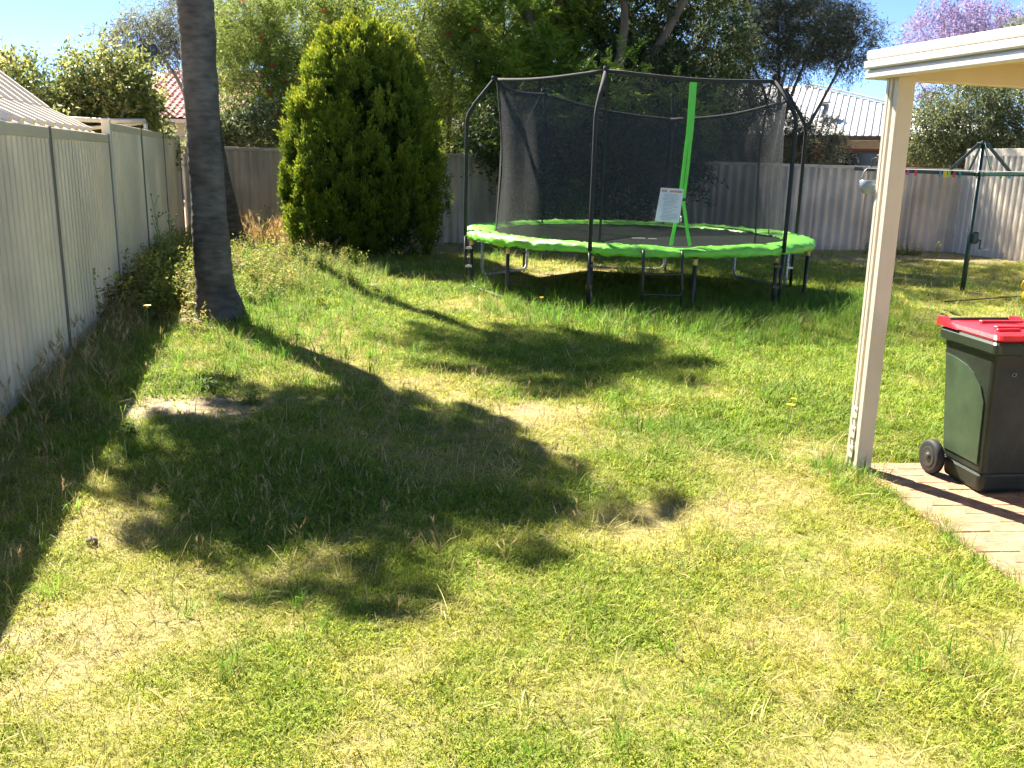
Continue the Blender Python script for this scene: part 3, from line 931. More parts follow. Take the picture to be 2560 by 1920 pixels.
# legs: six U-shaped stands
for (a0, a1) in ((130, 160), (190, 220), (250, 280), (310, 340), (10, 40), (70, 100)):
    zb = gz(*tp((a0 + a1) / 2, TR - .05, 0)[:2]) + .03
    wrapped = a0 in (130, 70, 10)
    pa = tp(a0, TR - .05, TZ - .07); pb = tp(a1, TR - .05, TZ - .07)
    qa = tp(a0, TR - .05, zb + .07); qb = tp(a1, TR - .05, zb + .07)
    e = .06
    mid = [qa + Vector((0, 0, .05)), qa.lerp(qb, .02) + Vector((0, 0, -.03)), qa.lerp(qb, .07) + Vector((0, 0, -.07)), qa.lerp(qb, .93) + Vector((0, 0, -.07)), qa.lerp(qb, .98) + Vector((0, 0, -.03)), qb + Vector((0, 0, .05))]
    mb = MB(); mb.tube([pa] + mid + [pb], .024, 10)
    lg = mb.build('leg', m_wrapped if wrapped else m_black, tr, True)
    for p in (pa, pb):
        c = MB(); c.tube([p + Vector((0, 0, -.12)), p + Vector((0, 0, -.045))], .029, 10); c.build('leg_collar', m_brass, lg, True)
# enclosure poles, bending inwards at the top
ring_z = {190: 2.76, 250: 2.76, 310: 2.72, 10: 2.62, 70: 2.42, 130: 2.72}
poles = (10, 70, 130, 190, 250, 310)
for a in poles:
    zb = gz(*tp(a, TR + .03, 0)[:2])
    zt = 2.76
    path = [tp(a, TR + .03, zb - .02), tp(a, TR + .035, .4), tp(a, TR + .04, 1.2), tp(a, TR + .035, 2.22), tp(a, TR + .01, 2.32), tp(a, TR - .07, 2.45), tp(a, 2.07, zt)]
    mb = MB(); mb.tube([path[0], tp(a, TR + .035, .7)], .021, 10)
    pl = mb.build('net_pole', m_black, tr, True)
    mb = MB(); mb.tube([tp(a, TR + .035, .72)] + path[2:], .025, 10); mb.build('foam_sleeve', m_foam, pl, True)
    mb = MB(); mb.tube([path[-1] - Vector((0, 0, .01)), path[-1] + Vector((0, 0, .045))], .034, 10); mb.build('pole_cap', m_foam, pl, True)
    for zc in (.30, .55):
        mb = MB(); mb.box(tp(a, TR - .01, zc), (.09, .05, .03), Matrix.Rotation(R(a), 3, 'Z')); mb.build('pole_bracket', m_galv, pl)


def top_pt(azm):
    """enclosure ring between the pole tops, bowed and sagging a little"""
    azm = azm % 360
    ks = sorted(ring_z)
    for i, k in enumerate(ks):
        k2 = ks[(i + 1) % 6]; span = (k2 - k) % 360
        u = ((azm - k) % 360) / span
        if 0 <= u < 1 and (azm - k) % 360 < span: break
    chord = 2.03 * math.cos(R(30)) / math.cos(R((u - .5) * 60))
    r_ = chord * .55 + 2.03 * .45
    z = ring_z[k] * (1 - u) + ring_z[k2] * u - .05 * math.sin(math.pi * u)
    return tp(azm, r_, z)


seg = {}
for a in poles:
    light = a in (310,)
    pts = [top_pt(a + 60 * i / 10) for i in range(11)]
    pts[-1] = top_pt(a + 59.9)
    mb = MB(); mb.tube(pts, .023, 8)
    mb.build('top_rail', m_foam, tr, True)
# net
def net_mat():
    m = bpy.data.materials.new('enclosure_net'); m.use_nodes = True
    n = m.node_tree; b = n.nodes['Principled BSDF']; o = n.nodes['Material Output']
    b.inputs['Base Color'].default_value = (.030, .031, .034, 1); b.inputs['Roughness'].default_value = .8
    t = n.nodes.new('ShaderNodeBsdfTransparent')
    tc = n.nodes.new('ShaderNodeTexCoord')
    nz = n.nodes.new('ShaderNodeTexNoise'); nz.inputs['Scale'].default_value = 3; n.links.new(tc.outputs['Object'], nz.inputs['Vector'])
    mr = n.nodes.new('ShaderNodeMapRange'); mr.inputs[3].default_value = .40; mr.inputs[4].default_value = .58
    n.links.new(nz.outputs[0], mr.inputs[0])
    mx = n.nodes.new('ShaderNodeMixShader')
    n.links.new(mr.outputs[0], mx.inputs[0]); n.links.new(t.outputs[0], mx.inputs[1]); n.links.new(b.outputs[0], mx.inputs[2]); n.links.new(mx.outputs[0], o.inputs[0])
    return m


m_net = net_mat()
n = 144; rows = 8
vs, fs = [], []
for j in range(rows + 1):
    v = j / rows
    for k in range(n):
        a = k * 360 / n
        t_ = top_pt(a); b_ = tp(a, 2.0, TZ + .0)
        p = b_.lerp(t_, v)
        w_ = .02 * math.sin(a * .31 + v * 4) * math.sin(math.pi * v)
        p += Vector((math.cos(R(a)), math.sin(R(a)), 0)) * (w_ - .05 * math.sin(math.pi * v))
        vs.append(p)
for j in range(rows):
    for k in range(n):
        a = j * n + k; b = j * n + (k + 1) % n
        fs.append((a, b, b + n, a + n))
mb = MB(); mb.add(vs, fs); mb.build('net', m_net, tr, True)


def net_pt(a, v, outw=.0):
    t_ = top_pt(a); b_ = tp(a, 2.0, TZ)
    p = b_.lerp(t_, v)
    return p + Vector((math.cos(R(a)), math.sin(R(a)), 0)) * (.02 * math.sin(a * .31 + v * 4) * math.sin(math.pi * v) - .05 * math.sin(math.pi * v) + outw)


def strap(pts, w, name, mat, th=.008):
    """flat webbing along the net"""
    mb = MB()
    for i in range(len(pts) - 1):
        p0, p1 = pts[i], pts[i + 1]
        rad_ = Vector((p0.x - TC.x, p0.y - TC.y, 0)).normalized()
        mb.beam(p0, p1 + (p1 - p0).normalized() * .002, w, th, rad_)
    return mb.build(name, mat, tr)


for a in poles:
    strap([net_pt(a + .01, v_, .006) for v_ in np.linspace(.99, .005, 9)], .028, 'net_seam', m_foam, .004)
strap([net_pt(a_, v_, .02) for a_, v_ in ((279.6, .985), (279.6, .85), (279.5, .72), (279.3, .64))], .085, 'entrance_flap', m_strap_green)
strap([net_pt(a_, v_, .018) for a_, v_ in ((278.6, .64), (278.2, .5), (277.6, .34), (276.8, .22), (275.0, .05), (274.6, .005))], .042, 'entrance_strap', m_strap_green)
strap([net_pt(a_, v_, .018) for a_, v_ in ((279.9, .64), (279.6, .5), (278.9, .34), (278.7, .26), (280.4, .08), (281.3, .005))], .038, 'entrance_strap', m_strap_green)
mb = MB(); p = net_pt(278.1, .285, .035); mb.box(p, (.13, .02, .035), Matrix.Rotation(R(8), 3, 'Z'), .004); mb.build('buckle', m_black, tr)
mb = MB(); p = net_pt(277.9, .16, .02); mb.tube([p + Vector((0, 0, .05)), p, p + Vector((-.006, 0, -.03))], [.010, .012, .008], 8); mb.build('clip_hook', m_galv, tr, True)
# warning sheet on the net
sl = [Vector((1.70, 10.80, 1.46)), Vector((1.965, 10.78, 1.45)), Vector((1.93, 10.74, 1.06)), Vector((1.645, 10.76, 1.07))]
m_sheet = M('laminated_sheet', (.62, .64, .68), .3, .10, 7)
mb = MB()
off = Vector((0, .004, 0))
mb.add(sl + [q + off for q in sl], [(3, 2, 1, 0), (4, 5, 6, 7), (0, 1, 5, 4), (1, 2, 6, 5), (2, 3, 7, 6), (3, 0, 4, 7)])
sh = mb.build('warning_sheet', m_sheet, tr)
inv = Matrix.Translation(-TC)


def on_sheet(u0_, u1_, v0, v1, mat, name, lift=.003):
    def P(u, v): return sl[0].lerp(sl[1], u).lerp(sl[3].lerp(sl[2], u), v) + Vector((0, -lift, 0))
    mb = MB(); q = [P(u0_, v0), P(u1_, v0), P(u1_, v1), P(u0_, v1)]
    mb.add(q + [p + Vector((0, .002, 0)) for p in q], [(3, 2, 1, 0), (4, 5, 6, 7), (0, 1, 5, 4), (1, 2, 6, 5), (2, 3, 7, 6), (3, 0, 4, 7)])
    o = mobj(name, mb.mesh(name), mat, sh)
    return o


m_orange = M('sheet_orange', (.55, .27, .12), .5, .15, 20)
m_ink = M('sheet_ink', (.30, .32, .38), .6, .1)
on_sheet(.05, .30, .05, .12, m_orange, 'warning_band')
on_sheet(.40, .96, .055, .12, m_orange, 'warning_band')
rg2 = random.Random(3)
for i in range(19):
    v = .17 + i * .042
    on_sheet(.14 + rg2.uniform(0, .12), .62 + rg2.uniform(0, .3), v, v + .012, m_ink, 'text_line')
# ladder
ld = thing('trampoline_ladder', (1.7, 10.25, 0), 'black two rail ladder hooked on the front of the trampoline', 'ladder')
for x in (1.475, 1.925):
    mb = MB(); mb.tube([(x, 10.46, .74), (x, 10.38, .75), (x, 10.345, .70), (x + .005, 10.20, -.02)], .017, 8); mb.build('rail', m_black, ld, True)
for z, y in ((.50, 10.303), (.27, 10.257), (.05, 10.212)):
    mb = MB(); mb.beam((1.475, y, z), (1.925, y, z), .045, .022, bev=.004); mb.build('rung', m_black, ld)

# ------------------------------------------------------------------ patio cover
A_ = Vector((.27, -.963, 0)).normalized()        # fascia run, towards the camera
B_ = Vector((-A_.y, A_.x, 0))                    # to the right
K = Vector((1.87, 5.13, 0))
pc = thing('patio_cover', (2.07, 5.06, 0), 'cream steel patio roof carried on a square post at the right', 'patio cover')
# stepped fascia (three folds)
Lf = 6.5
for i, (z0, z1, o_) in enumerate(((2.195, 2.243, .0), (2.246, 2.292, .012), (2.295, 2.345, .0))):
    mb = MB()
    p0 = K + V3(0, 0, (z0 + z1) / 2) - B_ * o_ + B_ * .03
    mb.beam(p0, p0 + A_ * Lf, .06, z1 - z0 - .004, bev=.008)
    mb.build('fascia', m_fascia, pc)
mb = MB(); p0 = K + V3(0, 0, 2.27) + B_ * .045; mb.beam(p0 + A_ * .004, p0 + A_ * Lf, .05, .13); mb.build('side_beam', m_post_paint, pc)
mb = MB(); p0 = K + V3(0, 0, 2.262) + A_ * .03 + B_ * .065; mb.beam(p0, p0 + B_ * 5, .06, .13, bev=.005); mb.build('rear_beam', m_post_paint, pc)
mb = MB()
mb.corr(K + V3(0, 0, 2.335) + B_ * .06 + A_ * .01, B_, (0, 0, 1), A_, rib_prof(5.0, .2, .018), Lf, .004)
mb.build('roof_sheet', m_fascia, pc)
mb = MB(); c = K + B_ * 2.6 + A_ * (Lf / 2 + .05) + V3(0, 0, 2.318)
mb.beam(K + B_ * 2.6 + A_ * .065 + V3(0, 0, 2.322), K + B_ * 2.6 + A_ * Lf + V3(0, 0, 2.322), 4.98, .012); mb.build('ceiling_lining', m_ceiling, pc)
for k in range(1, 5):
    mb = MB(); p0 = K + A_ * (.065 + k * 1.1) + B_ * .1 + V3(0, 0, 2.275); mb.beam(p0, p0 + B_ * 4.8, .05, .08, bev=.004); mb.build('purlin', m_post_paint, pc)
# square post with a slot down its left face
pm_ = Matrix((B_, -A_, V3(0, 0, 1))).transposed()
pcx = Vector((2.075, 5.06, 0)) ; top = Vector((2.045, 5.05, 2.20))
hw = .05
def post_piece(u0_, u1_, v0, v1):
    """slice of the post section in (B, -A) coordinates, swept from base to top"""
    vs = []
    for base_ in (Vector((2.075, 5.06, -.06)), top):
        for (u, v) in ((u0_, v0), (u1_, v0), (u1_, v1), (u0_, v1)):
            vs.append(base_ + B_ * u - A_ * v)
    return vs, [(3, 2, 1, 0), (4, 5, 6, 7), (0, 1, 5, 4), (1, 2, 6, 5), (2, 3, 7, 6), (3, 0, 4, 7)]


mb = MB()
mb.add(*post_piece(-.038, .05, -.05, .05))
po = mb.build('post', m_post_paint, pc)
for (v0, v1) in ((-.05, -.018), (.004, .022), (.032, .05)):
    mb = MB(); mb.add(*post_piece(-.052, -.0385, v0, v1)); mb.build('post_flute', m_post_paint, po)
for z in (.10, .22, .34):
    mb = MB(); p0 = Vector((2.075, 5.06, z)) - B_ * .058 - A_ * .012
    mb.box(p0, (.006, .045, .07), pm_, .002); bk = mb.build('base_bracket', m_post_paint, po)
    mb = MB(); mb.box(p0 - B_ * .006 + V3(0, 0, .02), (.006, .012, .010), pm_, .002); mb.build('bolt', m_post_paint, po)

# hanging feeder bowl beside the post
hf = thing('hanging_feeder', (2.0, 5.16, 1.55), 'clear plastic bowl hung by a wire ring from a hook on the patio post', 'bird feeder')
m_clear = M('clear_plastic', (.45, .53, .60), .2, .1)
m_clear.node_tree.nodes['Principled BSDF'].inputs['Transmission Weight'].default_value = .6
fc = Vector((1.985, 5.17, 1.60))
mb = MB(); mb.lathe([(.018, -.01), (.034, -.005), (.050, .03), (.056, .065), (.053, .065), (.046, .03), (.03, .002), (.0, .0)], 20, fc, None, False); mb.build('bowl', m_clear, hf, True)
mb = MB(); mb.tube([fc + Vector((.050 * math.cos(t_), 0, .065 + .072 * math.sin(t_))) for t_ in np.linspace(0, math.pi, 15)], .0022, 6); mb.build('handle_ring', m_galv, hf, True)
mb = MB(); mb.tube([fc + Vector((.0, 0, .137)), fc + Vector((.006, 0, .155)), fc + Vector((0, 0, .18)), fc + Vector((.03, -.02, .195)), fc + Vector((.055, -.05, .19))], .004, 6); mb.build('hook', m_black, hf, True)
mb = MB(); mb.box(fc + Vector((.035, -.045, .185)), (.05, .04, .045), None, .006); mb.build('bracket', m_black, hf)

# ------------------------------------------------------------------ wheelie bin
bx_ = Vector((.990, .135, 0)).normalized(); by_ = Vector((-bx_.y, bx_.x, 0))
BN = Vector((2.525, 4.585, 0))                  # near left corner of the rim
bc = BN + bx_ * .24 + by_ * .26
bz0 = -.0
wb = thing('wheelie_bin', bc, 'dark green wheelie bin with a red lid standing on the brick paving', 'wheelie bin')


def bp(u, v, z): return bc + bx_ * u + by_ * v + V3(0, 0, z)


def ringpts(hu, hv, z, cu=0, cv=0, r_=.03):
    out = []
    for (su, sv, a0) in ((1, 1, 0), (-1, 1, 90), (-1, -1, 180), (1, -1, 270)):
        for k in range(4):
            a = R(a0 + 30 * k)
            out.append(bp(cu + su * (hu - r_) + r_ * math.cos(a), cv + sv * (hv - r_) + r_ * math.sin(a), z))
    return out


def loft(mb, rings, cap=True):
    n = len(rings[0]); vs = [p for r_ in rings for p in r_]; fs = []
    for i in range(len(rings) - 1):
        for k in range(n):
            a = i * n + k; b = i * n + (k + 1) % n
            fs.append((a, b, b + n, a + n))
    if cap:
        fs.append(tuple(range(n))[::-1]); fs.append(tuple((len(rings) - 1) * n + k for k in range(n)))
    mb.add(vs, fs)


mb = MB(); loft(mb, [ringpts(.165, .165, .012, 0, -.03), ringpts(.172, .172, .03, 0, -.03), ringpts(.178, .178, .10, 0, -.03), ringpts(.170, .176, .115, 0, -.03), ringpts(.178, .185, .125, 0, -.028), ringpts(.21, .225, .72, 0, 0), ringpts(.215, .235, .80, 0, 0)])
mb.build('body', m_bin, wb, True)
for f_ in wb.children[-1].data.polygons: f_.use_smooth = False
mb = MB(); loft(mb, [ringpts(.216, .236, .785, 0, 0), ringpts(.238, .258, .80, 0, 0), ringpts(.240, .260, .845, 0, 0), ringpts(.232, .252, .858, 0, 0), ringpts(.215, .235, .858, 0, 0)])
mb.build('rim', m_bin_rim, wb)
# raised side panel with a curved top, left face
def side_pt(s, z):
    """left face of the body"""
    k = (z - .125) / (.72 - .125)
    hu = .178 + (.21 - .178) * k; hv = .185 + (.225 - .185) * k; cv = -.028 * (1 - k)
    return bp(-hu - .007, cv + s * hv, z)


vs = []; top_c = [(-.78, .52), (-.6, .60), (-.3, .655), (0, .685), (.3, .70), (.6, .71), (.86, .715)]
low = [(s, .165) for s, _ in top_c]
vs = [side_pt(*q) for q in low] + [side_pt(*q) for q in top_c]
fs = [(i, i + 7, i + 8, i + 1) for i in range(6)]
ins = [v + bx_ * .012 for v in vs]
vs2 = vs + ins
rimf = [(i, i + 1, 14 + i + 1, 14 + i) for i in range(6)] + [(7 + i + 1, 7 + i, 21 + i, 21 + i + 1) for i in range(6)] + [(7, 0, 14, 21), (6, 13, 27, 20)]
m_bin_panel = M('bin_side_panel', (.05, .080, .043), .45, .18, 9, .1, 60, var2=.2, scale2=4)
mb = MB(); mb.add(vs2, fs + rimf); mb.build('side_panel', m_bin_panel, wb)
# lid
mb = MB(); loft(mb, [ringpts(.225, .245, .860, 0, .005), ringpts(.230, .25, .872, 0, .005), ringpts(.218, .235, .892, 0, .01), ringpts(.185, .19, .903, 0, .0), ringpts(.175, .18, .898, 0, 0), ringpts(.06, .06, .905, 0, 0)])
lid = mb.build('lid', m_lid, wb)
mb = MB(); mb.beam(bp(-.16, -.13, .908), bp(-.02, -.13, .909), .02, .012, bev=.004); mb.beam(bp(-.12, -.06, .91), bp(.14, -.06, .91), .03, .012, bev=.004); mb.beam(bp(-.10, .10, .912), bp(.16, .10, .912), .03, .014, bev=.004)
mb.build('lid_rib', m_lid, lid)
for s in (-1, 1):
    mb = MB(); loft(mb, [[bp(s * .225 + du, .245 + dv, z_) for du, dv in ((-.022, -.16 + .10 * k), (.022, -.16 + .10 * k), (.022, .03), (-.022, .03))] for k, z_ in ((0, .868), (1, .892), (1.55, .915))])
    mb.build('lid_ear', m_lid, lid)
mb = MB(); mb.tube([bp(-.2, .282, .892), bp(.2, .282, .892)], .013, 10); mb.build('handle', m_bin_rim, wb, True)
# wheels and axle
mb = MB(); mb.tube([bp(-.26, .16, .10), bp(.26, .16, .10)], .012, 8); mb.build('axle', m_galv, wb, True)
rm = Matrix((by_, V3(0, 0, 1), bx_)).transposed()
for s in (-1, 1):
    c = bp(s * .235, .16, .10)
    mb = MB(); mb.lathe([(.062, -.022), (.085, -.026), (.098, -.020), (.102, 0), (.098, .020), (.085, .026), (.062, .022)], 28, c, rm, True)
    wh = mb.build('wheel', m_tyre, wb, True)
    mb = MB(); mb.lathe([(.062, -.024), (.056, -.028), (.045, -.024), (.022, -.024), (.020, -.032), (.0, -.032)], 24, c, rm, False)
    mb.lathe([(.062, .024), (.056, .028), (.045, .024), (.022, .024), (.020, .032), (.0, .032)], 24, c, rm, False)
    hb = mobj('hub', mb.mesh('hub'), m_hub, wh, True)
# embossed lettering on the front
fc_ = bpy.data.curves.new('lettering', 'FONT'); fc_.body = 'CI'; fc_.size = .030; fc_.extrude = .0012
ftmp = bpy.data.objects.new('lettering', fc_); col.objects.link(ftmp)
bpy.context.view_layer.update()
fme = bpy.data.meshes.new_from_object(ftmp.evaluated_get(bpy.context.evaluated_depsgraph_get()))
bpy.data.objects.remove(ftmp)
m_letter = M('bin_lettering', (.28, .28, .26), .6, .05)
fme.materials.clear(); fme.materials.append(m_letter)
k_ = (.665 - .125) / (.72 - .125)
hv_ = .185 + .04 * k_; cv_ = -.028 * (1 - k_)
xax = bx_; zax = (-by_ + V3(0, 0, -.05)).normalized(); yax = zax.cross(xax)
mt = Matrix((xax, yax, zax)).transposed().to_4x4(); mt.translation = bp(-.105, cv_ - hv_ - .004, .672) - bc
fme.transform(mt)
mobj('lettering', fme, None, wb)

# ------------------------------------------------------------------ clothes hoist
HC = Vector((6.66, 13.27, 0))
ch = thing('clothes_hoist', HC, 'dark green rotary clothes hoist on the lawn at the right', 'clothes hoist')
mb = MB(); mb.tube([HC + V3(0, 0, -.05), HC + V3(0, 0, .85), HC + V3(0, 0, .86), HC + V3(-.01, 0, 2.12)], [.036, .036, .028, .028], 12); mb.build('mast', m_hoist, ch, True)
mb = MB(); mb.box(HC + V3(-.01, 0, 2.13), (.13, .13, .035), None, .008); mb.build('hub_cap', m_hoist, ch)
mb = MB(); mb.box(HC + V3(0, 0, 1.70), (.12, .12, .06), None, .01); mb.build('arm_hub', m_hoist, ch)
for k in range(4):
    a = R(-6 + 90 * k); d = V3(math.cos(a), math.sin(a))
    mb = MB(); mb.beam(HC + d * .05 + V3(0, 0, 1.70), HC + d * 1.75 + V3(0, 0, 1.735), .028, .05, bev=.004); am = mb.build('arm', m_hoist, ch)
    mb = MB(); mb.beam(HC + d * .05 + V3(-.01, 0, 2.13), HC + d * .43 + V3(0, 0, 1.73), .016, .045, bev=.003); mb.build('strut', m_hoist, am)
for i, r_ in enumerate((.75, 1.05, 1.35, 1.65)):
    mb = MB()
    for k in range(4):
        a = R(-6 + 90 * k); b_ = R(84 + 90 * k)
        mb.tube([HC + V3(math.cos(a) * r_, math.sin(a) * r_, 1.745), HC + V3(math.cos(b_) * r_, math.sin(b_) * r_, 1.745)], .0028, 5)
    mb.build('line', m_white, ch)
mb = MB(); mb.box(HC + V3(.05, -.03, .80), (.11, .09, .17), None, .02); gb = mb.build('gear_box', m_hoist, ch)
mb = MB(); mb.tube([HC + V3(.09, -.07, .77), HC + V3(.10, -.11, .77), HC + V3(.10, -.12, .64)], .011, 8); mb.build('crank', m_hoist, gb, True)
mb = MB(); mb.tube([HC + V3(.10, -.12, .64), HC + V3(.21, -.14, .645)], .013, 8); mb.build('crank_handle', m_galv, gb, True)
# pegs hanging on the hoist
pegc = {'blue': (.05, .22, .55), 'green': (.06, .42, .10), 'pink': (.65, .04, .28), 'red': (.70, .03, .05), 'yellow': (.80, .58, .03), 'lime': (.40, .58, .06), 'teal': (.03, .28, .34), 'white': (.75, .75, .75)}
pegm = {k: M('peg_' + k, v, .4, .04) for k, v in pegc.items()}
pegs = [('blue', 5.55), ('green', 5.61), ('pink', 5.66), ('red', 5.77), ('blue', 6.11), ('yellow', 6.165), ('yellow', 6.19), ('lime', 6.235), ('red', 6.30), ('teal', 6.38), ('white', 6.83), ('green', 6.95), ('teal', 7.06)]
plab = ['light blue peg at the left tip of the hoist arm beside the patio post', 'green peg second from the left on the hoist arm beside the patio post', 'pink peg third from the left on the hoist arm near the post',
        'lone red peg on the left hoist arm between pink and blue pegs', 'blue peg left of the yellow pegs on the hoist arm', 'left one of two yellow pegs near the hoist mast', 'right one of two yellow pegs near the hoist mast',
        'lime green peg right of the yellow pegs on the hoist arm', 'red peg just left of the hoist mast', 'teal peg nearest the hoist mast on its left', 'white peg right of the hoist mast', 'green peg second to the right of the hoist mast', 'teal peg farthest right of the hoist mast']
for (c, x), lb in zip(pegs, plab):
    dx = x - HC.x
    y = HC.y + dx * math.tan(R(-6)) - .026
    z = 1.705 + abs(dx) * .02
    pg = MB()
    tl_ = random.uniform(-.12, .12)
    for s in (-1, 1):
        pg.beam((x + s * .006 - s * .002, y + s * .0, z + .025), (x + s * .011 + tl_ * .05, y, z - .062), .014, .009, (0, 1, 0))
    pg.tube([(x - .013, y, z - .005), (x + .013, y, z - .005)], .004, 6)
    o = pg.build('clothes_peg', pegm[c])
    tag(o, lb, 'clothes peg', 'coloured pegs on the clothes hoist')

# ------------------------------------------------------------------ neighbours' buildings
# white roofed house
wh = thing('white_roof_house', (9.5, 30, 0), 'brick house with a white corrugated roof behind the grey green tree', 'house')
ed = V3(.93, -.37, 0).normalized(); sd = V3(.37, .93, 0).normalized()
E0 = V3(5.2, 30.3, 2.72); Le = 10.2
pitch_ = R(23)
sv_ = (sd * math.cos(pitch_) + V3(0, 0, math.sin(pitch_)))
nrm = (V3(0, 0, 1) * math.cos(pitch_) - sd * math.sin(pitch_))
# hipped: build rib by rib, each cut at the hip lines
pit = .21
nrib = int(Le / pit)
hipk = math.cos(pitch_)
vs, fs = [], []
TA, HR = 3.55, 4.6
mb = MB()
for i in range(nrib):
    t0 = i * pit
    for (a, b_, o_) in ((0, .62, 0), (.62, .70, 1), (.70, .92, 2), (.92, 1.0, 3)):
        ta, tb = t0 + a * pit, t0 + b_ * pit
        def hgt(t): return max(.02, HR * min(1.0, (Le - t) / (Le - TA)))
        oa, ob = {0: (0, 0), 1: (0, .045), 2: (.045, .045), 3: (.045, 0)}[o_]
        pts = [E0 + ed * ta + nrm * oa, E0 + ed * tb + nrm * ob, E0 + ed * tb + nrm * ob + sv_ * hgt(tb), E0 + ed * ta + nrm * oa + sv_ * hgt(ta)]
        mb.add(pts, [(0, 1, 2, 3)])
mb.build('roof_sheet', m_whiteroof, wh)
# other hip faces
apex = E0 + ed * TA + sv_ * HR + V3(0, 0, .02); apL = E0 + sv_ * HR + V3(0, 0, .02)
eR = E0 + ed * Le; eRb = eR + sd * 10; eLb = E0 + sd * 10
mb = MB(); mb.add([eR, eRb, apex], [(0, 1, 2)]); mb.add([eRb, eLb, apL, apex], [(0, 1, 2, 3)]); mb.add([eLb, E0, apL], [(0, 1, 2)])
mb.build('roof_hip_face', m_whiteroof, wh)
mb = MB(); mb.beam(eR + V3(0, 0, .06), apex + V3(0, 0, .08), .16, .06); mb.build('hip_capping', m_whiteroof, wh)
mb = MB(); mb.beam(E0 + V3(0, 0, -.06) - sd * .05, eR + V3(0, 0, -.06) - sd * .05, .12, .13); mb.beam(eR + V3(0, 0, -.06) + ed * .07, eRb + V3(0, 0, -.06) + ed * .07, .12, .13); mb.build('gutter', m_gutter, wh)
W0 = E0 + sd * .5 + ed * .5; W0.z = 0
mb = MB()
segs = ((0, 3.7, 'b'), (3.7, 5.5, 'w'), (5.5, 9.2, 'b'))
mb.beam(W0 + V3(0, 0, 1.3), W0 + ed * 9.2 + V3(0, 0, 1.3), .2, 2.6); mb.build('wall', m_brick, wh)
mb = MB(); mb.beam(W0 + V3(0, 0, 2.48) - sd * .11, W0 + ed * 9.2 + V3(0, 0, 2.48) - sd * .11, .06, .24); mb.build('frieze', m_render, wh)
for (t0, t1) in ((4.3, 6.0), (1.0, 2.2)):
    mb = MB(); mb.beam(W0 + ed * t0 + V3(0, 0, 1.65) - sd * .1, W0 + ed * t1 + V3(0, 0, 1.65) - sd * .1, .06, 1.25); wn = mb.build('window', m_gutter, wh)
    mb = MB(); mb.beam(W0 + ed * (t0 + .06) + V3(0, 0, 1.65) - sd * .125, W0 + ed * (t1 - .06) + V3(0, 0, 1.65) - sd * .125, .03, 1.13); o = mb.build('pane', m_window, wn)
vp = E0 + ed * 4.4 + sv_ * 1.5
mb = MB(); mb.tube([vp - V3(0, 0, .1), vp + V3(0, 0, .42)], .12, 12); mb.tube([vp + V3(0, 0, .42), vp + V3(0, 0, .5)], .17, 12); mb.build('roof_vent', m_galv, wh, True)

# red tiled house
rh = thing('red_tile_house', (-13.5, 40, 0), 'house with a red tiled roof behind the photinia shrub and palm', 'house')
ro = V3(-15.6, 37.0, 3.05); rp_ = R(24)
rs_ = V3(0, math.cos(rp_), math.sin(rp_)); rn = V3(0, -math.sin(rp_), math.cos(rp_))
mb = MB(); mb.beam(ro + V3(-.5, 0, -.06) + rs_ * 2.75, ro + V3(4.3, 0, -.06) + rs_ * 2.75, 5.5, .05, rn); mb.build('roof', m_tile, rh)
mb = MB(); mb.box(ro + V3(1.9, 3.2, -1.6), (4.4, 5.2, 3.1)); mb.build('wall', m_render, rh)
mb = MB(); mb.beam(ro + V3(-.6, -.06, -.10), ro + V3(4.4, -.06, -.10), .12, .14); mb.build('gutter', m_cream, rh)
prof = [(.0, .02), (.05, .045), (.11, .05), (.16, .02), (.2, .0), (.26, .0), (.30, .02)]
tmb = MB(); tmb.corr((0, 0, 0), (1, 0, 0), (0, 0, 1), (0, 1, 0), prof, .36, .016)
tme = tmb.mesh('tile'); tme.materials.append(m_tile)
rot = Matrix.Rotation(rp_, 3, 'X') @ Matrix.Rotation(R(-3), 3, 'X')
for i in range(15):
    for j in range(17):
        o = bpy.data.objects.new('tile', tme); link(o, rh)
        o.location = ro + V3(i * .295 + random.uniform(-.006, .006), 0, .02) + rs_ * (j * .32) + rn * .015 - rh.location
        o.rotation_euler = rot.to_euler()
        o.scale = (1, 1, random.uniform(.9, 1.15))
sdh = thing('satellite_dish', (-9.9, 24.6, 3.2), 'dark satellite dish against the trees left of the palm trunk', 'satellite dish')
mb = MB(); mm = Matrix.Rotation(R(62), 3, 'X')
mb.lathe([(.0, .0), (.12, .008), (.24, .035), (.30, .06), (.30, .066), (.24, .043), (.12, .016), (.0, .008)], 28, (-9.72, 24.6, 4.2), mm, False); mb.build('dish', m_dish, sdh, True)
mb = MB(); mb.tube([(-9.72, 24.65, 4.2), (-9.72, 24.75, 4.1), (-9.72, 24.75, -.1)], .03, 8); mb.build('mast', m_galv, sdh, True)
mb = MB(); mb.tube([(-9.72, 24.6, 4.0), (-9.68, 24.25, 4.15)], .014, 6); mb.box((-9.68, 24.22, 4.17), (.06, .1, .06)); mb.build('feed_arm', m_dish, sdh)

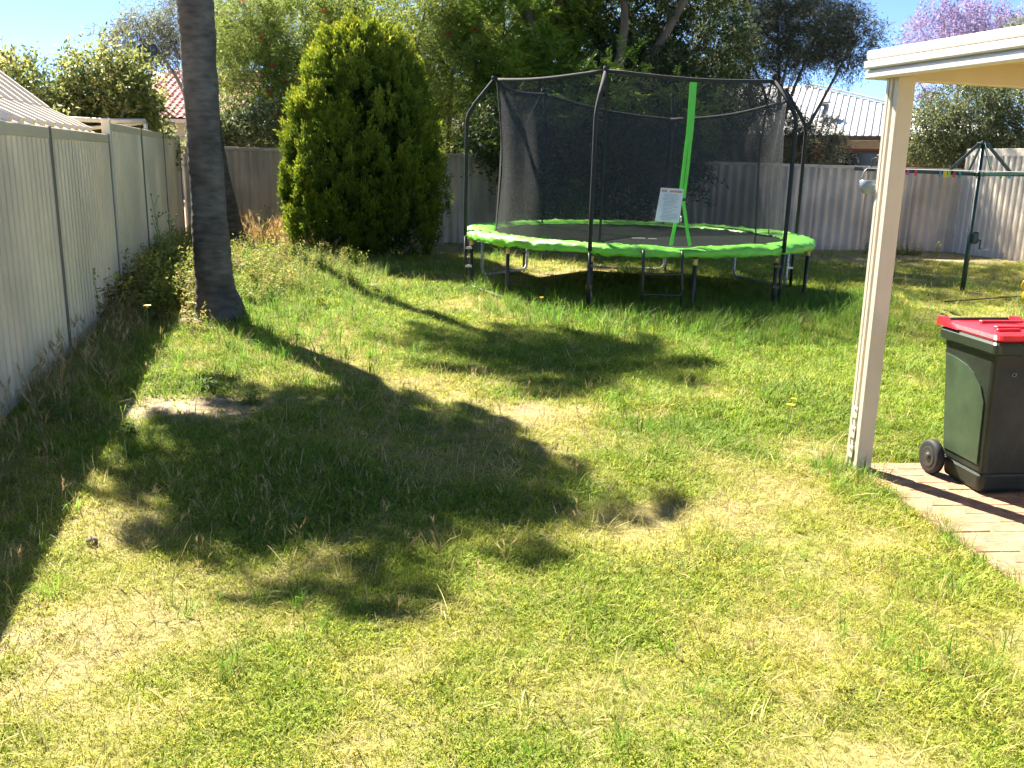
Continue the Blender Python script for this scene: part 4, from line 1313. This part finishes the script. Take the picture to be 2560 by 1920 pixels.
# neighbour's patio roof on the left
npz = thing('neighbour_patio_roof', (-6.0, 9.4, 0), 'sloping cream ribbed patio roof rising beyond the left fence', 'patio roof')
fd = V3(-.259, .966, 0)           # along the fence
od = V3(-.966, -.259, 0)          # away from the yard
LF = V3(fence_x(10.42) - .14, 10.42, 1.92)     # far low corner
def sheet(p_far, out_len, rise, back, name, z_extra=0):
    dvec = (od * out_len + V3(0, 0, rise)); h = dvec.length; dv_ = dvec.normalized()
    nn = dv_.cross(fd)
    if nn.z < 0: nn = -nn
    mb = MB(); mb.corr(p_far, -fd, nn, dv_, rib_prof(back, .36, .045, .6, .08), h, .004); mb.build(name, m_cream, npz)
    return p_far + dvec
k1 = sheet(LF, .42, .20, 4.6, 'lower_sheet')
k2 = sheet(k1 + V3(0, 0, .012), 2.2, 1.75, 4.6, 'upper_sheet')
for b_ in (.25, 4.2):
    mb = MB(); p = LF - fd * b_ + od * .1; mb.tube([V3(p.x, p.y, 0), V3(p.x, p.y, 1.93)], .04, 8); mb.build('support_post', m_cream, npz)
    p = k2 - fd * b_ - od * .1; mb = MB(); mb.tube([V3(p.x, p.y, 0), V3(p.x, p.y, p.z)], .05, 8); mb.build('support_post', m_cream, npz)
# rendered gable behind it
ng = thing('neighbour_house_wall', (-8.4, 11.6, 0), 'cream rendered house gable at the far left edge above the patio roof', 'house')
g0 = V3(-5.98, 11.2, 0)
def wallpoly(pts, th=.2, name='gable_wall'):
    mb = MB(); q = [g0 + od * a + V3(0, 0, z) for a, z in pts]; n_ = len(q)
    mb.add(q + [p - fd * th * -1 for p in q], [tuple(range(n_)), tuple(range(2 * n_ - 1, n_ - 1, -1))] + [(i, n_ + i, n_ + (i + 1) % n_, (i + 1) % n_) for i in range(n_)])
    mb.build(name, m_cream, ng)
wallpoly([(0, 0), (5, 0), (5, 4.1), (3.2, 3.9), (0, 2.42)])
# pergola frame
pg = thing('pergola_frame', (-6.2, 14, 0), 'cream steel pergola frame beyond the step in the left fence', 'pergola')
mb = MB(); mb.tube([(-7.6, 13.2, 2.16), (-6.2, 14.2, 2.17), (-5.83, 14.5, 2.19)], .035, 8); mb.build('beam', m_cream, pg, True)
mb = MB(); mb.tube([(-7.6, 13.9, 2.10), (-6.6, 14.3, 2.06), (-6.35, 14.4, 2.09), (-5.83, 14.52, 2.17)], .03, 8); mb.build('beam', m_cream, pg, True)
for p in ((-5.83, 14.5), (-7.5, 13.3)):
    mb = MB(); mb.tube([(p[0], p[1], 0), (p[0], p[1], 2.15)], .035, 8); mb.build('post', m_cream, pg, True)


# ------------------------------------------------------------------ grass and weeds
lib = {}


def blades(seed, n, h, lean, w, spread, curve=.5):
    """one tuft: n tapering blades of two segments"""
    rg = np.random.default_rng(seed)
    V, T = [], []
    Q = []
    for i in range(n):
        a = rg.uniform(0, 2 * math.pi); r_ = spread * math.sqrt(rg.random())
        b = np.array([r_ * math.cos(a), r_ * math.sin(a), -.01])
        a2 = a + rg.normal(0, .9); le = lean * rg.uniform(.3, 1.4)
        hh = h * rg.uniform(.55, 1.25)
        d = np.array([math.cos(a2) * math.sin(le), math.sin(a2) * math.sin(le), math.cos(le)])
        m_ = b + d * hh * .55
        le2 = le + curve * rg.uniform(.3, 1.5)
        d2 = np.array([math.cos(a2) * math.sin(le2), math.sin(a2) * math.sin(le2), math.cos(le2)])
        t = m_ + d2 * hh * .5
        s = np.array([-math.sin(a2 + rg.normal(0, .5)), math.cos(a2 + rg.normal(0, .5)), 0]) * w * rg.uniform(.7, 1.3) / 2
        k = len(V)
        V += [b - s, b + s, m_ + s * .8, m_ - s * .8, t + s * .15, t - s * .15]
        Q += [(k, k + 1, k + 2, k + 3), (k + 3, k + 2, k + 4, k + 5)]
        c = rg.random(); T += [c, c]
    return np.array(V), np.array(Q), np.array(T)


def seedhead(seed, n, h):
    """barley grass: thin stalks with a tapering bristly head"""
    rg = np.random.default_rng(seed); V, Q, T = [], [], []
    def quad(a, b, c, d, t):
        k = len(V); V.extend([a, b, c, d]); Q.append((k, k + 1, k + 2, k + 3)); T.append(t)
    for i in range(n):
        b = np.array([rg.normal(0, .02), rg.normal(0, .02), -.01]); az = rg.uniform(0, 6.28); le = abs(rg.normal(.15, .14))
        hh = h * rg.uniform(.6, 1.2)
        d = np.array([math.cos(az) * math.sin(le), math.sin(az) * math.sin(le), math.cos(le)])
        t = b + d * hh
        for s in (np.array([.0012, 0, 0]), np.array([0, .0012, 0])):
            quad(b - s, b + s, t + s, t - s, .45)
        hl = rg.uniform(.045, .075); d2 = d + np.array([math.cos(az), math.sin(az), 0]) * rg.uniform(.1, .7); d2 /= np.linalg.norm(d2)
        for s in (np.array([.006, 0, 0]), np.array([0, .006, 0])):
            quad(t, t + d2 * hl * .35 + s, t + d2 * hl, t + d2 * hl * .35 - s, .8)
        for k in range(6):
            u = rg.uniform(.1, .8); p = t + d2 * hl * u; dd = d2 + rg.normal(size=3) * .35; s = rg.normal(size=3) * .0011
            quad(p - s, p + s, p + dd * .05 + s * .2, p + dd * .05 - s * .2, 1.)
    return np.array(V), np.array(Q), np.array(T)


def weed(seed, h, leafn, leaf, heads=True):
    rg = np.random.default_rng(seed); V, Q, T = [], [], []
    def quad(a, b, c, d, t):
        k = len(V); V.extend([a, b, c, d]); Q.append((k, k + 1, k + 2, k + 3)); T.append(t)
    for s_ in range(rg.integers(2, 4)):
        az = rg.uniform(0, 6.28); le = rg.uniform(.05, .3)
        d = np.array([math.cos(az) * math.sin(le), math.sin(az) * math.sin(le), math.cos(le)]); hh = h * rg.uniform(.6, 1.15)
        b = np.array([rg.normal(0, .03), rg.normal(0, .03), -.02]); t = b + d * hh
        for s in (np.array([.003, 0, 0]), np.array([0, .003, 0])):
            quad(b - s, b + s, t + s * .5, t - s * .5, .4)
        for i in range(leafn):
            u = rg.uniform(.05, .95); p = b + d * hh * u
            a2 = rg.uniform(0, 6.28); ld_ = np.array([math.cos(a2), math.sin(a2), rg.uniform(-.2, .7)]); ld_ /= np.linalg.norm(ld_)
            L_ = leaf * (1.25 - u * .8) * rg.uniform(.6, 1.2); sd_ = np.cross(ld_, [0, 0, 1.]); sd_ = sd_ / (np.linalg.norm(sd_) + 1e-6) * L_ * .2
            quad(p, p + ld_ * L_ * .5 + sd_, p + ld_ * L_ + np.array([0, 0, -.25 * L_]), p + ld_ * L_ * .5 - sd_, rg.uniform(.2, .9))
        if heads:
            for i in range(5):
                p = t + rg.normal(size=3) * np.array([.03, .03, .04])
                for k in range(2):
                    s = rg.normal(size=3) * .008; s2 = rg.normal(size=3) * .008
                    quad(p - s, p - s2, p + s, p + s2, 1.)
    return np.array(V), np.array(Q), np.array(T)


def make_lib(name, gens, mat):
    c = bpy.data.collections.new(name)
    for i, (v, q, t) in enumerate(gens):
        me = lmesh('%s_%02d' % (name, i), v, q, t); me.materials.append(mat)
        o = bpy.data.objects.new('%s_%02d' % (name, i), me); c.objects.link(o)
    return c, len(gens)


def scatter(name, libc, P, rot, scl, tone, label):
    c, n = libc
    me = bpy.data.meshes.new(name)
    me.vertices.add(len(P)); me.vertices.foreach_set('co', np.asarray(P, np.float32).ravel())
    def att(nm, ty, key, val):
        a = me.attributes.new(nm, ty, 'POINT'); a.data.foreach_set(key, val.ravel())
    att('turn', 'FLOAT_VECTOR', 'vector', np.asarray(rot, np.float32))
    att('size', 'FLOAT', 'value', np.asarray(scl, np.float32))
    att('which', 'INT', 'value', rng.integers(0, n, len(P)).astype(np.int32))
    att('tone', 'FLOAT_VECTOR', 'vector', np.asarray(tone, np.float32))
    o = bpy.data.objects.new(name, me); link(o)
    ng = bpy.data.node_groups.new(name, 'GeometryNodeTree')
    ng.interface.new_socket('Geometry', in_out='INPUT', socket_type='NodeSocketGeometry')
    ng.interface.new_socket('Geometry', in_out='OUTPUT', socket_type='NodeSocketGeometry')
    N = ng.nodes; gi = N.new('NodeGroupInput'); go = N.new('NodeGroupOutput')
    iop = N.new('GeometryNodeInstanceOnPoints'); ci = N.new('GeometryNodeCollectionInfo')
    ci.inputs['Collection'].default_value = c; ci.inputs['Separate Children'].default_value = True; ci.inputs['Reset Children'].default_value = True
    def na(nm, ty):
        a = N.new('GeometryNodeInputNamedAttribute'); a.data_type = ty; a.inputs['Name'].default_value = nm; return a.outputs['Attribute']
    iop.inputs['Pick Instance'].default_value = True
    ng.links.new(gi.outputs[0], iop.inputs['Points']); ng.links.new(ci.outputs[0], iop.inputs['Instance'])
    ng.links.new(na('which', 'INT'), iop.inputs['Instance Index'])
    ng.links.new(na('turn', 'FLOAT_VECTOR'), iop.inputs['Rotation'])
    ng.links.new(na('size', 'FLOAT'), iop.inputs['Scale'])
    ng.links.new(iop.outputs[0], go.inputs[0])
    md = o.modifiers.new('scatter', 'NODES'); md.node_group = ng
    tag(o, label, None, None, 'stuff')
    return o


def in_view(x, y, m=.6):
    """ground the camera or a step to its side could see"""
    return (np.abs(x) < .60 * y + 1.2 + m) & (y > 1.5)


def inside_yard(x, y):
    ok = x > fence_x(y) + .03
    by = b0.y + (x - b0.x) * bd.y / bd.x
    ok &= y < by - .05
    ok &= x < q0.x + (y - q0.y) * qd.x / qd.y - .05
    return ok


def sample(x0, x1, y0, y1, dens):
    n = int((x1 - x0) * (y1 - y0) * dens)
    x = rng.uniform(x0, x1, n); y = rng.uniform(y0, y1, n)
    k = in_view(x, y) & inside_yard(x, y)
    return x[k], y[k]


GREEN = np.array([.265, .375, .038]); YEL = np.array([.50, .49, .09]); STRAW = np.array([.56, .48, .20]); DEEP = np.array([.10, .22, .02])


def tones(x, y, d, green_bias=0.0):
    k = np.clip(d + rng.normal(0, .16, len(x)) - green_bias, 0, 1)[:, None]
    c = np.where(k < .4, GREEN * (1 - k / .4) + YEL * (k / .4), YEL * (1 - (k - .4) / .6) + STRAW * ((k - .4) / .6))
    deep = sstep(.55, .8, fbm(x * .9 + 100, y * .9, 91, 2))[:, None] * (1 - k)
    c = c * (1 - .45 * deep) + DEEP * .45 * deep
    return c * rng.uniform(.8, 1.2, (len(x), 1))


turf = make_lib('turf_tuft', [blades(s, 26, .042, .95, .0045, .055, .8) for s in range(6)], g_turf)
strawl = make_lib('straw_tuft', [blades(100 + s, 7, .085, 1.25, .0028, .05, .3) for s in range(5)], g_dry)
longl = make_lib('long_tuft', [blades(200 + s, 18, .20, .35, .0050, .05, .9) for s in range(5)], g_long)
seedl = make_lib('seed_tuft', [seedhead(300 + s, 3, .17) for s in range(5)], g_dry)
weedl = make_lib('weed_tuft', [weed(400 + s, .34, 18, .085) for s in range(6)], g_weed)
broadl = make_lib('broad_weed', [weed(500 + s, .14, 14, .12, False) for s in range(4)], g_weed)

# short turf in three distance bands
X, Y, S = [], [], []
for (y0, y1, dn, sc) in ((1.5, 3.6, 2000, .75), (3.6, 6.0, 1150, .95), (6.0, 10.0, 520, 1.25), (10.0, 20.5, 210, 1.7)):
    x, y = sample(-6 - y1 * .1, 12 if y1 > 8 else 5, y0, y1, dn)
    X.append(x); Y.append(y); S.append(np.full(len(x), sc))
X = np.concatenate(X); Y = np.concatenate(Y); S = np.concatenate(S)
bare = bareness(X, Y); dry = dryness(X, Y)
edge = (rng.random(len(X)) < np.clip(1.0 - 7 * ((X - PO.x) * PB.x + (Y - PO.y) * PB.y) + 1.2 * (fbm(X * 6, Y * 6, 77) - .5), 0, 1))
keep = (rng.random(len(X)) > .9 * bare) & (~on_paving(X, Y) | edge)
keep &= rng.random(len(X)) > .22 * dry
X, Y, S, dry = X[keep], Y[keep], S[keep], dry[keep]
n = len(X)
lush = np.clip(1.15 - dry, .5, 1.2) * (.7 + .7 * fbm(X * 2.2, Y * 2.2, 88, 2))
P = np.stack([X, Y, ground_z(X, Y)], 1)
scatter('lawn_grass', turf, P, np.stack([rng.normal(0, .12, n), rng.normal(0, .12, n), rng.uniform(0, 6.28, n)], 1), S * lush * rng.uniform(.75, 1.25, n), tones(X, Y, dry), 'short patchy green and yellow lawn grass')

# flattened straw strands
X, Y, S = [], [], []
for (y0, y1, dn, sc) in ((1.5, 4.5, 260, .9), (4.5, 9.0, 130, 1.2), (9.0, 17, 55, 1.6)):
    x, y = sample(-6, 11 if y1 > 8 else 5, y0, y1, dn)
    X.append(x); Y.append(y); S.append(np.full(len(x), sc))
X = np.concatenate(X); Y = np.concatenate(Y); S = np.concatenate(S)
keep = (rng.random(len(X)) < .18 + .6 * dryness(X, Y)) & ~on_paving(X, Y, .05)
X, Y, S = X[keep], Y[keep], S[keep]; n = len(X)
P = np.stack([X, Y, ground_z(X, Y) + .012], 1)
c = STRAW * rng.uniform(.7, 1.25, (n, 1)) * np.array([1, 1, 1])
scatter('dry_straw', strawl, P, np.stack([rng.normal(0, .15, n), rng.normal(0, .15, n), rng.uniform(0, 6.28, n)], 1), S * rng.uniform(.6, 1.4, n), c, 'dry straw coloured grass strands lying through the lawn')

# long grass: trampoline edge, fence foot, palm bed, post foot, tufts along the paving
def fence_d(x, y): return (x - fence_x(y)) * .966


def long_density(x, y):
    d = 1.3 * np.exp(-((np.hypot(x - TC.x, y - TC.y) - 2.8) / .5) ** 2) * (y < 12.6) * sstep(-.6, .4, x)
    d = d + .35 * (np.hypot(x - TC.x, y - TC.y) < 2.5) * (y < 12.3)
    d = d + .45 * np.exp(-(((x - 2.6) / 1.3) ** 2 + ((y - 9.2) / .8) ** 2))
    d = d + .5 * sstep(.95, .1, fence_d(x, y))
    d = d + .75 * np.exp(-(((x + 3.3) / 1.2) ** 2 + ((y - 12.2) / 3.0) ** 2))
    d = d + .25 * np.exp(-(((x + 1.9) / .9) ** 2 + ((y - 7.9) / .9) ** 2))
    d = d + .9 * np.exp(-(((x - 1.95) / .20) ** 2 + ((y - 5.0) / .22) ** 2))
    d = d + .8 * np.exp(-(((x - PO.x - (PO.y - y) * .1 - .02) / .07) ** 2)) * (y < 5.0)
    d = d + .16 * sstep(.62, .8, fbm(x * 1.1 + 50, y * 1.1, 123, 2))
    return d


X, Y, S = [], [], []
for (y0, y1, dn, sc) in ((1.5, 5.5, 300, .55), (5.5, 9.0, 190, .85), (9.0, 18.5, 150, 1.0)):
    x, y = sample(-7, 8 if y1 > 8 else 4, y0, y1, dn)
    X.append(x); Y.append(y); S.append(np.full(len(x), sc))
X = np.concatenate(X); Y = np.concatenate(Y); S = np.concatenate(S)
keep = (rng.random(len(X)) < np.clip(long_density(X, Y), 0, 1)) & ~on_paving(X, Y, .10)
X, Y, S = X[keep], Y[keep], S[keep]; n = len(X)
fd_ = fence_d(X, Y)
k = np.clip(.08 + .75 * sstep(1.0, .2, fd_) * sstep(13.5, 9.5, Y) + rng.normal(0, .18, n), 0, 1)[:, None]
yb = (.55 * np.exp(-(((X + 3.0) / 1.3) ** 2 + ((Y - 13.2) / 2.4) ** 2)))[:, None]
k = np.clip(k + yb * rng.uniform(.2, 1.3, (n, 1)), 0, 1)
c = (np.array([.17, .33, .035]) * (1 - k) + np.array([.38, .32, .12]) * k) * rng.uniform(.75, 1.25, (n, 1))
P = np.stack([X, Y, ground_z(X, Y)], 1)
scatter('long_grass', longl, P, np.stack([rng.normal(0, .15, n), rng.normal(0, .15, n), rng.uniform(0, 6.28, n)], 1), S * rng.uniform(.55, 1.25, n), c, 'long unmown grass round the trampoline and fence foot')

# seed heads
def seed_density(x, y):
    d = .75 * np.exp(-(((x + .9) / 1.3) ** 2 + ((y - 5.3) / 1.7) ** 2))
    d = d + .6 * sstep(.9, .2, fence_d(x, y))
    d = d + .45 * np.exp(-(((x + 2.4) / 1.0) ** 2 + ((y - 8.4) / 1.2) ** 2))
    d = d + .45 * np.exp(-((np.hypot(x - TC.x, y - TC.y) - 2.9) / .5) ** 2) * (y < 12)
    d = d + .035
    return d


X, Y, S = [], [], []
for (y0, y1, dn) in ((1.5, 6, 70), (6, 10, 60), (10, 16.5, 30)):
    x, y = sample(-7, 6, y0, y1, dn); X.append(x); Y.append(y)
X = np.concatenate(X); Y = np.concatenate(Y)
keep = (rng.random(len(X)) < seed_density(X, Y)) & ~on_paving(X, Y)
X, Y = X[keep], Y[keep]; n = len(X)
fs_ = .55 + .75 * sstep(.8, .1, fence_d(X, Y))
P = np.stack([X, Y, ground_z(X, Y)], 1)
c = np.array([.47, .36, .18]) * rng.uniform(.65, 1.15, (n, 1))
scatter('seed_head_grass', seedl, P, np.stack([rng.normal(0, .1, n), rng.normal(0, .1, n), rng.uniform(0, 6.28, n)], 1), fs_ * rng.uniform(.6, 1.2, n), c, 'dry barley grass seed heads standing in the lawn')

# weeds round the palm and along the fence
def weed_density(x, y):
    d = 1.0 * np.exp(-(((x + 4.0) / .75) ** 2 + ((y - 11.2) / 2.0) ** 4))
    d = d + .32 * np.exp(-(((x + 3.1) / .9) ** 2 + ((y - 12.6) / 1.9) ** 4))
    d = d + .7 * sstep(.9, .2, fence_d(x, y)) * sstep(8.6, 9.8, y)
    d = d + .45 * np.exp(-(((x + 4.6) / .9) ** 2 + ((y - 15.6) / 1.5) ** 2))
    d = d + .5 * np.exp(-(((x - 8.0) / .8) ** 2 + ((y - 19.1) / .4) ** 2))
    return d


x, y = sample(-7, 9, 8, 19.5, 38)
keep = rng.random(len(x)) < np.clip(weed_density(x, y), 0, 1)
x, y = x[keep], y[keep]; n = len(x)
k = np.clip(rng.normal(.55, .27, n) + .5 * np.exp(-(((x + 4.3) / .6) ** 2 + ((y - 16.2) / .8) ** 2)), 0, 1)[:, None]
c = (np.array([.17, .25, .04]) * (1 - k) + np.array([.38, .32, .09]) * k) * rng.uniform(.7, 1.25, (n, 1))
P = np.stack([x, y, ground_z(x, y)], 1)
sz = .85 + .25 * sstep(.9, .1, fence_d(x, y)) + .3 * np.exp(-((x + 4) / .8) ** 2)
scatter('garden_weeds', weedl, P, np.stack([rng.normal(0, .12, n), rng.normal(0, .12, n), rng.uniform(0, 6.28, n)], 1), sz * rng.uniform(.55, 1.15, n), c, 'tall leafy green weeds round the palm trunk and left fence')
# low broad leaved weeds
x, y = sample(-4, 3, 2, 9, 9)
keep = (rng.random(len(x)) < .6 * np.exp(-(((x + 2.3) / .5) ** 2 + ((y - 6.0) / .5) ** 2)) + .12 * np.exp(-(((x - 1.95) / .25) ** 2 + ((y - 4.6) / .4) ** 2))) & ~on_paving(x, y)
x, y = x[keep], y[keep]; n = len(x)
c = np.array([.17, .27, .06]) * rng.uniform(.75, 1.25, (n, 1))
scatter('broad_leaf_weeds', broadl, np.stack([x, y, ground_z(x, y)], 1), np.stack([np.zeros(n), np.zeros(n), rng.uniform(0, 6.28, n)], 1), rng.uniform(.5, 1.0, n), c, 'low broad leaved weeds dotted in the lawn')
# orange dry weeds left of the conifer
x, y = sample(-5.6, -3.0, 15.2, 18.0, 60)
keep = rng.random(len(x)) < np.exp(-(((x + 4.35) / .7) ** 2 + ((y - 16.8) / .7) ** 2)); x, y = x[keep], y[keep]; n = len(x)
c = np.array([.46, .32, .14]) * rng.uniform(.7, 1.2, (n, 1))
scatter('orange_dry_weeds', seedl, np.stack([x, y, ground_z(x, y)], 1), np.stack([rng.normal(0, .2, n), rng.normal(0, .2, n), rng.uniform(0, 6.28, n)], 1), rng.uniform(1.6, 3.0, n), c, 'orange dry weeds against the fence left of the conifer')

# ------------------------------------------------------------------ small individual things
m_petal = M('yellow_petal', (.85, .50, .01), .5, .05)
m_stem = M('flower_stem', (.14, .20, .05), .7, .1)
fl = [(-3.28, 7.9, .40, 'tall orange yellow daisy in the shaded weeds by the left fence', 1.3), (-1.93, 7.85, .16, 'lone small yellow daisy in the shaded grass right of the palm', 1.0), (1.76, 5.45, .27, 'taller yellow dandelion on the lawn left of the patio post', 1.0), (1.81, 5.55, .29, 'orange dandelion just behind the yellow one beside the patio post', .7),
      (.32, 10.4, .18, 'yellow flower in the long grass before the trampoline', 1.0), (-1.75, 13.4, .14, 'yellow flower on the lawn edge between conifer and trampoline', 1.0), (-2.85, 15.3, .12, 'yellow flower nearest the conifer at its left foot', 1.0), (-2.55, 14.9, .12, 'yellow flower on the sunny edge of the conifer shade', 1.0), (-.5, 13.5, .25, 'yellow flower beside the left leg of the trampoline', 1.0), (-2.74, 9.2, .33, 'upper yellow flower against the palm trunk foot', .7)]
for (x, y, h, lb, s) in fl:
    z = gz(x, y)
    t = thing('yellow_flower', (x, y, z), lb, 'flower', 'yellow flowers in the lawn')
    mb = MB(); mb.tube([(x - .03, y, z - .02), (x - .01, y, z + h * .6), (x, y, z + h)], .003, 5); mb.build('stem', m_stem, t)
    mb = MB()
    for r_, n_, dz in ((.026 * s, 14, .004), (.016 * s, 10, .009)):
        for k in range(n_):
            a = 2 * math.pi * k / n_; d = Vector((math.cos(a), math.sin(a), .25)); sv = Vector((-math.sin(a), math.cos(a), 0)) * .005 * s
            c = Vector((x, y, z + h + dz * .5))
            mb.add([c - sv * .5, c + sv * .5, c + d * r_ + sv, c + d * r_ - sv], [(0, 1, 2, 3)])
    mb.lathe([(.006 * s, -.012), (.011 * s, -.004), (.010 * s, .004), (.002, .007)], 8, (x, y, z + h))
    mb.build('flower_head', m_petal, t)


for (x, y, h, lb) in ((-3.55, 15.3, .85, 'tall spindly weed with small heads standing left of the conifer'), (-4.55, 11.6, 1.05, 'tall spindly weed between the palm trunk and the left fence'), (-4.1, 14.4, .75, 'spindly weed standing right behind the large palm trunk')):
    z = gz(x, y); rgw = random.Random(int(x * 100))
    t = thing('spindly_weed', (x, y, z), lb, 'weed', 'tall spindly weeds by the palm')
    for k in range(4):
        dx, dy = rgw.uniform(-.22, .22), rgw.uniform(-.15, .15); hh = h * rgw.uniform(.6, 1.05)
        tip = Vector((x + dx, y + dy, z + hh))
        mb = MB(); mb.tube([(x, y, z - .03), (x + dx * .3, y + dy * .3, z + hh * .5), tip], [.006, .005, .003], 5)
        for q in range(4):
            u = rgw.uniform(.5, .95); p0 = Vector((x + dx * u * .8, y + dy * u * .8, z + hh * u)); p1 = p0 + Vector((rgw.uniform(-.1, .1), rgw.uniform(-.1, .1), rgw.uniform(.05, .13)))
            mb.tube([p0, p1], [.003, .002], 4)
            mb.lathe([(.002, -.012), (.012, -.004), (.013, .006), (.003, .014)], 6, p1)
        mb.lathe([(.002, -.012), (.013, -.004), (.014, .006), (.003, .016)], 6, tip)
        mb.build('stalk', m_stem, t)


def rock(name, p, s, label, mat=m_rock, cat='stone'):
    mb = MB(); n1, n2 = 7, 10
    vs = [];
    for i in range(n1 + 1):
        for k in range(n2):
            th = math.pi * i / n1; ph = 2 * math.pi * k / n2
            q = 1 + .35 * (float(vnoise(th * 2 + p[0] * 7, math.cos(ph) * 1.5 + math.sin(ph) + 5, 9)) - .5)
            vs.append((p[0] + s[0] * q * math.sin(th) * math.cos(ph), p[1] + s[1] * q * math.sin(th) * math.sin(ph), p[2] + s[2] * q * math.cos(th)))
    fs = [(i * n2 + k, (i + 1) * n2 + k, (i + 1) * n2 + (k + 1) % n2, i * n2 + (k + 1) % n2) for i in range(n1) for k in range(n2)]
    mb.add(vs, fs)
    return tag(mb.build(name, mat, None, True), label, cat)


rock('garden_stone', (-1.86, 3.70, gz(-1.86, 3.70) + .02), (.028, .020, .016), 'small dark stone in the grass beside the fence shadow')
m_pink = M('pink_stone', (.38, .26, .19), .9, .2, 10, .5, 30)
rock('edging_stone', (-3.95, 16.9, gz(-3.95, 16.9) + .08), (.28, .14, .10), 'flat pinkish edging stone at the left foot of the conifer', m_pink)
rock('edging_stone', (-3.35, 10.0 - .95, gz(-3.35, 9.05) + .02), (.16, .08, .06), 'pinkish stone at the foot of the large palm trunk', m_pink)
mb = MB(); mb.tube([(5.75, 11.95, .03), (6.3, 12.2, .035), (6.9, 12.55, .03), (7.5, 12.85, .03), (8.1, 13.0, .02)], [.010, .010, .009, .008, .005], 6)
tag(mb.build('fallen_stick', m_stick, None, True), 'long thin dark stick lying on the lawn behind the bin', 'stick')
yt = thing('yellow_toy', (7.12, 12.3, 0), 'yellow plastic toy on the lawn cut by the right picture edge', 'toy')
mb = MB(); mb.tube([Vector((7.02 + .06 * math.cos(a), 12.25, .24 + .075 * math.sin(a))) for a in np.linspace(0, 2 * math.pi, 21)], .018, 8, False); mb.build('hoop_handle', m_yellow, yt, True)
mb = MB(); mb.lathe([(.06, 0), (.10, .01), (.11, .10), (.09, .17), (.04, .20)], 18, (7.12, 12.3, gz(7.12, 12.3))); mb.build('body', m_yellow, yt, True)
